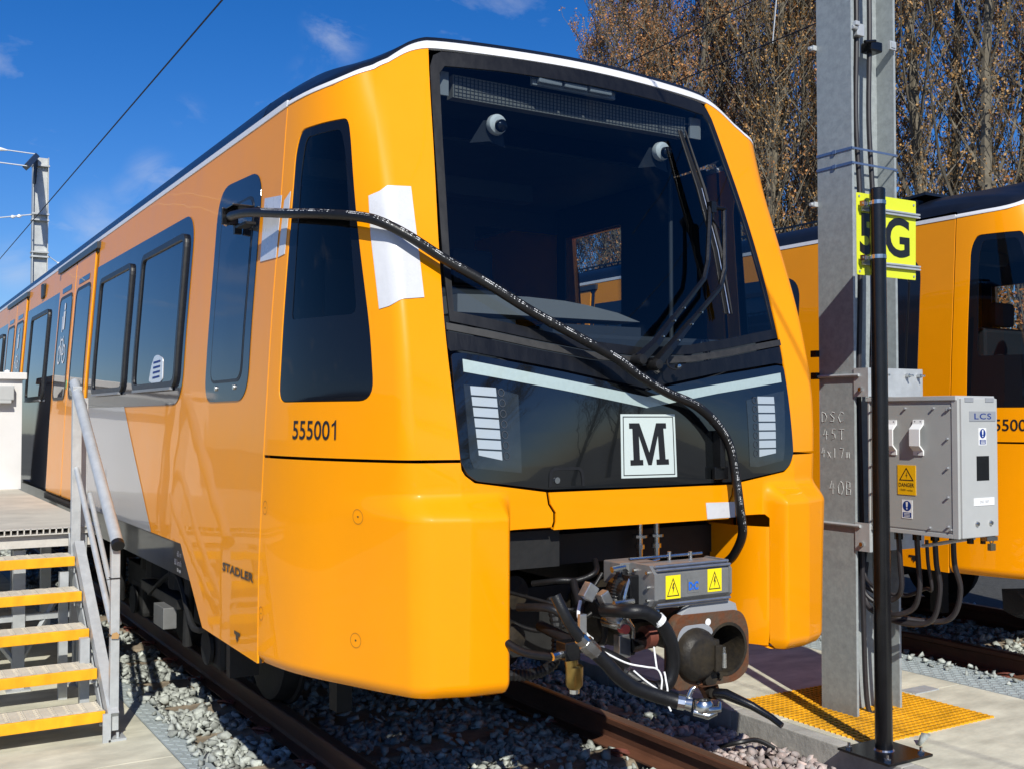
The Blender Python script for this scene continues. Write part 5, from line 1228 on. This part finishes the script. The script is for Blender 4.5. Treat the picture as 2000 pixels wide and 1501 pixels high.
rng=np.random.default_rng(5)
def stone_shapes(n,seed):
    r=random.Random(seed); out=[]
    for i in range(n):
        bm=bmesh.new()
        for k in range(8):
            v=Vector((r.gauss(0,1),r.gauss(0,1),r.gauss(0,1))).normalized()*r.uniform(.8,1.05); v.z*=.72; v.x*=r.uniform(.9,1.25); bm.verts.new(v)
        g=bmesh.ops.convex_hull(bm,input=bm.verts)
        bmesh.ops.delete(bm,geom=[e for e in set(g['geom_unused']+g['geom_interior']) if isinstance(e,bmesh.types.BMVert)],context='VERTS')
        bm.verts.index_update(); bmesh.ops.triangulate(bm,faces=bm.faces); bm.verts.index_update()
        out.append((np.array([v.co[:] for v in bm.verts]),np.array([[v.index for v in f.verts] for f in bm.faces]))); bm.free()
    return out
SH=stone_shapes(14,2)
def gravel(name,P,S,m,kind='stuff',parent=None):
    n=len(P); which=rng.integers(0,len(SH),n); V=[];F=[];b=0
    for k,(sv,sf) in enumerate(SH):
        idx=np.where(which==k)[0]
        if not len(idx): continue
        a=rng.uniform(0,2*np.pi,len(idx)); t=rng.normal(0,.45,len(idx)); u=rng.normal(0,.45,len(idx))
        ca,sa,ct,st_,cu_,su=np.cos(a),np.sin(a),np.cos(t),np.sin(t),np.cos(u),np.sin(u)
        x,y,z=sv[None,:,0],sv[None,:,1],sv[None,:,2]
        y1=y*ct[:,None]-z*st_[:,None]; z1=y*st_[:,None]+z*ct[:,None]
        x2=x*cu_[:,None]+z1*su[:,None]; z2=-x*su[:,None]+z1*cu_[:,None]
        x3=x2*ca[:,None]-y1*sa[:,None]; y3=x2*sa[:,None]+y1*ca[:,None]
        vv=np.stack([x3,y3,z2],-1)*S[idx][:,None,None]+P[idx][:,None,:]
        V.append(vv.reshape(-1,3)); F.append((sf[None]+ (b+np.arange(len(idx))*len(sv))[:,None,None]).reshape(-1,3)); b+=len(idx)*len(sv)
    V=np.concatenate(V);F=np.concatenate(F)
    me=bpy.data.meshes.new(name); me.vertices.add(len(V)); me.vertices.foreach_set('co',V.ravel().astype(np.float32))
    me.loops.add(F.size); me.loops.foreach_set('vertex_index',F.ravel().astype(np.int32)); me.polygons.add(len(F)); me.polygons.foreach_set('loop_start',np.arange(0,F.size,3,dtype=np.int32)); me.polygons.foreach_set('loop_total',np.full(len(F),3,dtype=np.int32))
    me.update(); me.validate(); o=link_mesh(name,me,m,parent,kind); return o
def scatter(x0,x1,y0,y1,dens,xc,keep=None,z=-.165):
    n=int((x1-x0)*(y1-y0)*dens); x=rng.uniform(x0,x1,n); y=rng.uniform(y0,y1,n); s=np.clip(rng.normal(.036,.009,n),.016,.058)
    zz=z+rng.uniform(-.03,.015,n)+.018*np.sin(x*3.1+y*1.7)*np.cos(y*2.3)
    lx=np.abs(np.abs(x-xc)-.7535); ok=(lx>.085)|(zz<-.30)
    near=(lx<.2); zz=np.where(near,zz-.025,zz)
    ph=np.abs(((y-1.93)/.7)-np.round((y-1.93)/.7))*.7
    zz=np.where(x<-1.0,zz+.05*np.clip((-x-1.0)/.3,0,1),zz)
    on=(ph<.125)&(np.abs(x-xc)<1.25)
    ok&=~on|(rng.uniform(0,1,n)<np.where(np.abs(x-xc)>.84,.03,.10)+.5*np.clip((ph-.085)/.04,0,1)*.6)
    zz=np.where(on,-.156+s*.4,zz)
    if keep is not None: ok&=keep(x,y)
    return np.stack([x,y,zz],-1)[ok],s[ok]
def pinkzone(x,y): return (x>.84)&(y<1.45+.0*x)
P,S_=scatter(-1.345,1.47,-.8,5.2,1350,0,lambda x,y:~pinkzone(x,y)); gravel('ballast_stones',P,S_,'stone')
P,S_=scatter(-1.345,1.47,5.2,14,420,0); gravel('ballast_stones',P,S_*1.25,'stone')
P,S_=scatter(.84,1.48,-.8,1.45,1350,0); gravel('ballast_stones',P,S_,'pink_stone')
P,S_=scatter(3.62,6.4,-.6,5.0,1000,4.88); gravel('ballast_stones',P,S_,'stone')
# a few stones fallen on the tread strip and the kerb foot
P,S_=scatter(-1.40,-1.33,-.5,9,300,0,z=-.03); P[:,2]=-.05+S_*.4; gravel('ballast_stones',P,S_*.8,'stone')
P,S_=scatter(3.40,3.64,-.5,6,160,4.88,z=-.03); P[:,2]=-.04+S_*.4; gravel('ballast_stones',P,S_*.8,'stone')
ls=gravel('loose_stone',np.array([[1.885,.225,-.008]]),np.array([.046]),'stone',kind=None); tag(ls,'single grey stone lying on the concrete beside the yellow grating','stone')

# ------------------------------------------------------------------ overhead wires and far mast
def wire(name,P,r,label,cat='wire',m='wire',group=None): return tag(MB().tube(P,r,6).build(name,m,None),label,cat,group)
wire('overhead_wire',[(-.42,-12,5.02),(-.41,5,5.0),(-.30,21.6,5.0),(.1,60,5.0)],.0075,'dark overhead wire crossing the blue sky above the near train')
wire('overhead_wire',[(4.62,-12,5.26),(4.6,3.4,5.262),(4.6,5.5,5.245),(4.7,50,5.25)],.0075,'lower contact wire running down behind the tall mast')
def catw(t): return (4.75,lerp(-2,12,t),lerp(6.55,5.75,1-(1-t)**2))
wire('overhead_wire',[(4.70,-4,6.6),(4.70,2.0,5.97),(4.70,2.9,5.86),(4.70,4.0,5.80),(4.70,12,5.62)],.007,'upper catenary wire with droppers beside the top of the mast')
wire('overhead_wire',[(8.82,10.5,7.90),(11.416,12.6,9.9)],.012,'thin stay wire slanting up across the brown trees')
dp_=MB(); 
for y,z0,z1 in ((3.0,5.26,5.86),(4.1,5.25,5.80)): dp_.cyl((4.66,y,z0),(4.68,y,z1),.006,5)
tag(dp_.build('wire_dropper','galv',None),'two thin droppers hanging between the overhead wires near the mast','dropper') if False else None
for y,z0,z1,lab in ((3.05,5.26,5.85,'right hand dropper between the overhead wires next to the mast'),(4.0,5.25,5.80,'left hand dropper between the overhead wires above the trees')):
    tag(MB().cyl((4.62,y,z0),(4.69,y,z1),.006,5).build('wire_dropper','galv',None),lab,'dropper')
tag(MB().lathe([(0,-.05),(.03,-.05),(.015,-.02),(.03,0),(.015,.02),(.03,.05),(0,.05)],(4.70,3.45,5.83),'z',10).build('wire_insulator','insul',None),'small white insulator clamp on the upper overhead wire','insulator')
fm=empty('far_mast','slim pale steel mast standing beyond the near train at left','mast',(1.6,30,-.3))
m=MB(); m.box((1.38,29.9,-.3),(1.40,30.2,9.12)); m.box((1.78,29.9,-.3),(1.80,30.2,9.12)); m.box((1.40,30.03,-.3),(1.78,30.06,9.12)); m.build('mast_column','galv_far',fm)
for z in (8.85,7.45,7.28,6.35,6.22):
    m=MB(); m.box((1.36,29.88,z),(1.82,30.22,z+.045)); m.build('mast_band','galv_far',fm)
m=MB(); m.tube([(1.45,29.9,9.12),(.95,27.9,8.35)],.10,4); m.tube([(1.45,29.85,9.0),(1.40,29.8,8.3)],.05,4); m.build('top_bracket','galv_dark',fm)
def insul(a,b,k,name,par):
    a=Vector(a);b=Vector(b); m=MB(); 
    for i in range(k):
        p=a.lerp(b,(i+.3)/k);q=a.lerp(b,(i+.75)/k); m.tube([p,p.lerp(q,.2),p.lerp(q,.5),p.lerp(q,.8),q],[.02,.055,.02,.055,.02],8)
    m.build(name,'insul',par)
w1=empty('stay_wires','pale stay wires with white insulators reaching left from the far mast','wires',(1.4,30,7))
for a,b in (((1.42,29.9,9.18),(-9,29.5,9.35)),((.98,27.9,8.38),(-9,27.5,8.5)),((1.38,30,7.45),(-5,29,6.0))): MB().tube([a,b],.018,6).build('stay_wire','cable_steel',w1)
MB().tube([(1.8,30,6.3),(6.5,31,3.4)],.014,6).build('stay_wire','cable_steel',w1)
insul((1.25,29.9,9.18),(-.6,29.8,9.21),1,'insulator',w1); insul((.5,27.88,8.385),(-1.4,27.8,8.41),1,'insulator',w1); insul((1.3,30,7.42),(-.7,29.7,6.97),3,'insulator',w1); insul((1.95,30,6.2),(3.2,30.3,5.4),3,'insulator',w1)

# ------------------------------------------------------------------ trees
def make_tree(seed,h,limbs,lean,spread,dens,leafmat,tr=.22,up=.9):
    r=random.Random(seed); mb=MB(); LV=[]
    def grow(p,d,L,ra,seg,curl,wob):
        P=[p.copy()];q=p.copy();dd=d.normalized()
        for i in range(seg):
            dd=(dd+Vector((r.gauss(0,wob),r.gauss(0,wob),curl))).normalized(); q=q+dd*(L/seg); P.append(q.copy())
        return P
    tk_=grow(Vector((0,0,0)),Vector((lean,0,1)),h,tr,14,.05,.035)
    rs=[tr*(1-i/15.)**.85+.015 for i in range(15)]
    mb.tube(tk_,rs,7,caps=False)
    def at(P,t):
        f=t*(len(P)-1); i=min(len(P)-2,int(f)); return P[i].lerp(P[i+1],f-i)
    for k in range(limbs):
        t=.10+.88*(k+r.random())/limbs; p=at(tk_,t); a=r.uniform(0,2*math.pi); tilt=r.uniform(.35,.85)*spread
        L=h*(.14+.20*(1-t)**.7)*r.uniform(.7,1.25); ra=max(.012,tr*.42*(1-t)**.8*r.uniform(.6,1.1))
        d=Vector((math.cos(a)*tilt,math.sin(a)*tilt,up))
        P=grow(p,d,L,ra,6,.10,.10); mb.tube(P,[ra*(1-i/6.6) for i in range(7)],4,caps=False)
        for s in range(int(9*dens)):
            t2=.15+.85*(s+r.random())/(9*dens); p2=at(P,t2); a2=r.uniform(0,2*math.pi); L2=L*(.20+.22*(1-t2))*r.uniform(.6,1.3)
            d2=Vector((math.cos(a2)*.75,math.sin(a2)*.75,.85)); P2=grow(p2,d2,L2,0,3,.15,.16); mb.tube(P2,[max(.013,ra*.33),.011,.009,.006],3,caps=False)
            for w in range(4):
                p3=at(P2,r.uniform(.2,1)); a3=r.uniform(0,2*math.pi); L3=r.uniform(.3,.85)
                d3=Vector((math.cos(a3)*.45,math.sin(a3)*.45,1.0)); P3=grow(p3,d3,L3,0,2,.1,.2)
                mb.tube(P3,[.0085,.007,.004],3,caps=False)
                for l in range(r.randint(6,10)): 
                    if r.random()<.93: LV.append(at(P3,r.uniform(.25,1.05) if True else 1)+Vector((r.gauss(0,.035),r.gauss(0,.035),r.gauss(0,.035))))
    ob=mb.build('trunk','bark',None,smooth=True)
    n=len(LV); C_=np.array([tuple(v) for v in LV]); g=np.random.default_rng(seed)
    s=g.uniform(.024,.048,n)[:,None]; A=g.normal(size=(n,3)); A[:,2]-=.4; A/=np.linalg.norm(A,axis=1)[:,None]; Bq=g.normal(size=(n,3)); Bq-=A*(A*Bq).sum(1)[:,None]; Bq/=np.linalg.norm(Bq,axis=1)[:,None]
    V=np.stack([C_,C_+A*s*.9+Bq*s*.75,C_+A*s*2.0,C_+A*s*.9-Bq*s*.75],1).reshape(-1,3)
    me=bpy.data.meshes.new('leaves'); me.vertices.add(len(V)); me.vertices.foreach_set('co',V.ravel().astype(np.float32)); me.loops.add(n*4); me.loops.foreach_set('vertex_index',np.arange(n*4,dtype=np.int32)); me.polygons.add(n); me.polygons.foreach_set('loop_start',np.arange(0,n*4,4,dtype=np.int32)); me.polygons.foreach_set('loop_total',np.full(n,4,dtype=np.int32)); me.update()
    lo=link_mesh('crown',me,leafmat,None)
    return ob,lo
protos=[make_tree(11,17.,50,.02,.58,1.05,'leaf_a',.14),make_tree(12,18.5,52,-.02,.58,1.05,'leaf_b',.15),make_tree(13,16.,48,.0,.62,1.05,'leaf_a',.13),make_tree(14,19.,44,.02,.95,1.0,'leaf_b',.19,.8)]
used_=[False]*4
def place_tree(k,x,y,rz,s,label,group):
    root=empty('poplar_tree',label,'tree',(x,y,-.3),group); root.rotation_euler=(0,0,rz); root.scale=(s,s,s)
    for o in protos[k]:
        if used_[k]: c=o.copy(); COL.objects.link(c)
        else: c=o
        c.parent=root; c.location=(0,0,0)
    used_[k]=True
GRP='brown budding poplars behind the second train'
def dirpt(px,dist):   # a bearing from the platform edge, metres away
    a=R(31.3)+math.atan((px-1000)/2110.); return -2.877+dist*math.sin(a),-3.5+dist*math.cos(a)
rt=random.Random(9)
LBL='poplar of the back row, mostly hidden behind the nearer poplars'
tl=[(1175,36,0,.80),(1245,34,2,.95),(1310,37,1,1.0),(1370,33,0,1.05),(1425,36,2,1.15),(1480,32,1,1.0),(1535,35,0,1.1),(1590,33,2,1.15),(1650,36,1,1.05),(1730,31,2,1.1),(1795,30,3,1.05),(1870,35,3,1.1),(1935,29,3,1.0),(2010,33,3,1.1),(2080,30,2,1.1),(2160,34,1,1.0),(1210,45,1,1.0),(1290,47,0,1.15),(1400,46,2,1.05),(1500,48,1,1.1),(1590,47,0,1.2),(1120,47,2,.75),(2250,36,0,1.1)]
ROW=['second brown poplar from the left end of the tree row','brown poplar rising above the top middle of the windscreen','brown poplar behind the upper right corner of the windscreen','rust coloured poplar just right of the cab roof','olive budded poplar midway between cab roof and mast','narrow brown poplar left of the tall mast','brown poplar directly left of the tall mast with crossing wires','poplar mostly hidden behind the tall steel mast','poplar just right of the upper half of the mast','poplar whose trunk rises close to the right side of the mast']
tx={i+1:t for i,t in enumerate(ROW[:9])}
tx.update({10:'thick grey poplar trunk with open branches right of the mast',11:'open poplar standing between two thicker trunks behind the roof',12:'tallest thick trunked poplar at the right with blue gaps',13:'poplar at the right edge of the picture above the roof',0:'leftmost brown poplar whose top shows above the cab roof',21:'low pale poplar at the far left end of the row',9:ROW[9]})
for i,(px,d_,k,s) in enumerate(tl):
    x,y=dirpt(px,d_); place_tree(k,x,y,rt.uniform(0,6.28),s,tx.get(i,LBL),GRP)
# low shrubs with orange leaves above the far roof
def shrub(x,y,h,seed,label):
    r=random.Random(seed); mb=MB(); LV=[]
    for k in range(26):
        a=r.uniform(0,6.28); p=Vector((r.gauss(0,.25),r.gauss(0,.25),0)); q=p+Vector((math.cos(a)*h*.38*r.random(),math.sin(a)*h*.38*r.random(),h*r.uniform(.6,1))); m_=p.lerp(q,.5)+Vector((r.gauss(0,.1),r.gauss(0,.1),.2)); mb.tube([p,m_,q],[.03,.02,.008],4,caps=False)
        for j in range(150):
            t=r.uniform(.35,1.05); LV.append(p.lerp(q,t)+Vector((r.gauss(0,.22),r.gauss(0,.22),r.gauss(0,.22))))
    root=empty('shrub',label,'shrub',(x,y,-.3)); o=mb.build('trunk','bark',None); o.parent=root
    lv=MB()
    for p in LV:
        u=Vector((r.gauss(0,1),r.gauss(0,1),r.gauss(0,1))).normalized(); w=u.orthogonal().normalized(); s=r.uniform(.03,.06); lv.add([p,p+u*s+w*s*.7,p+u*2*s,p+u*s-w*s*.7],[(0,1,2,3)])
    o=lv.build('crown','leaf_orange',None); o.parent=root
x,y=dirpt(1945,24); shrub(x,y,5.6,1,'orange leaved shrub just above the roof of the far train')
x,y=dirpt(2010,23); shrub(x,y,6.2,2,'orange leaved shrub at the right edge above the far roof')
# the yard behind and left of the viewer: seen only as reflections in paint and glass
for i in range(9):
    place_tree(i%4,-6+i*4.2,-30-3*(i%3),i*1.3,.8,'poplar of the row behind the viewer, seen only in reflections','poplars behind the viewer')
wl=empty('yard_wall','long pale rendered wall across the yard left of the train','wall',(-20,10,-.3))
for i in range(12): MB().box((-20.2,-14+i*4,-.3),(-20,-14+i*4+3.97,2.3)).build('wall_panel','fence',wl)
sh=empty('yard_building','low white building with grey roof across the yard','building',(-24,20,-.3))
MB().box((-32,-6,-.3),(-23,26,3.4)).build('wall','white_cab',sh); MB().box((-32.4,-6.4,3.4),(-22.6,26.4,3.7)).build('roof','plate_grey',sh)
for i in range(8): MB().box((-22.99,-4+i*3.8,.9),(-22.95,-2+i*3.8,2.4)).build('window','window',sh)
print('TRIS',sum(len(o.data.polygons) for o in bpy.data.objects if o.type=='MESH'))
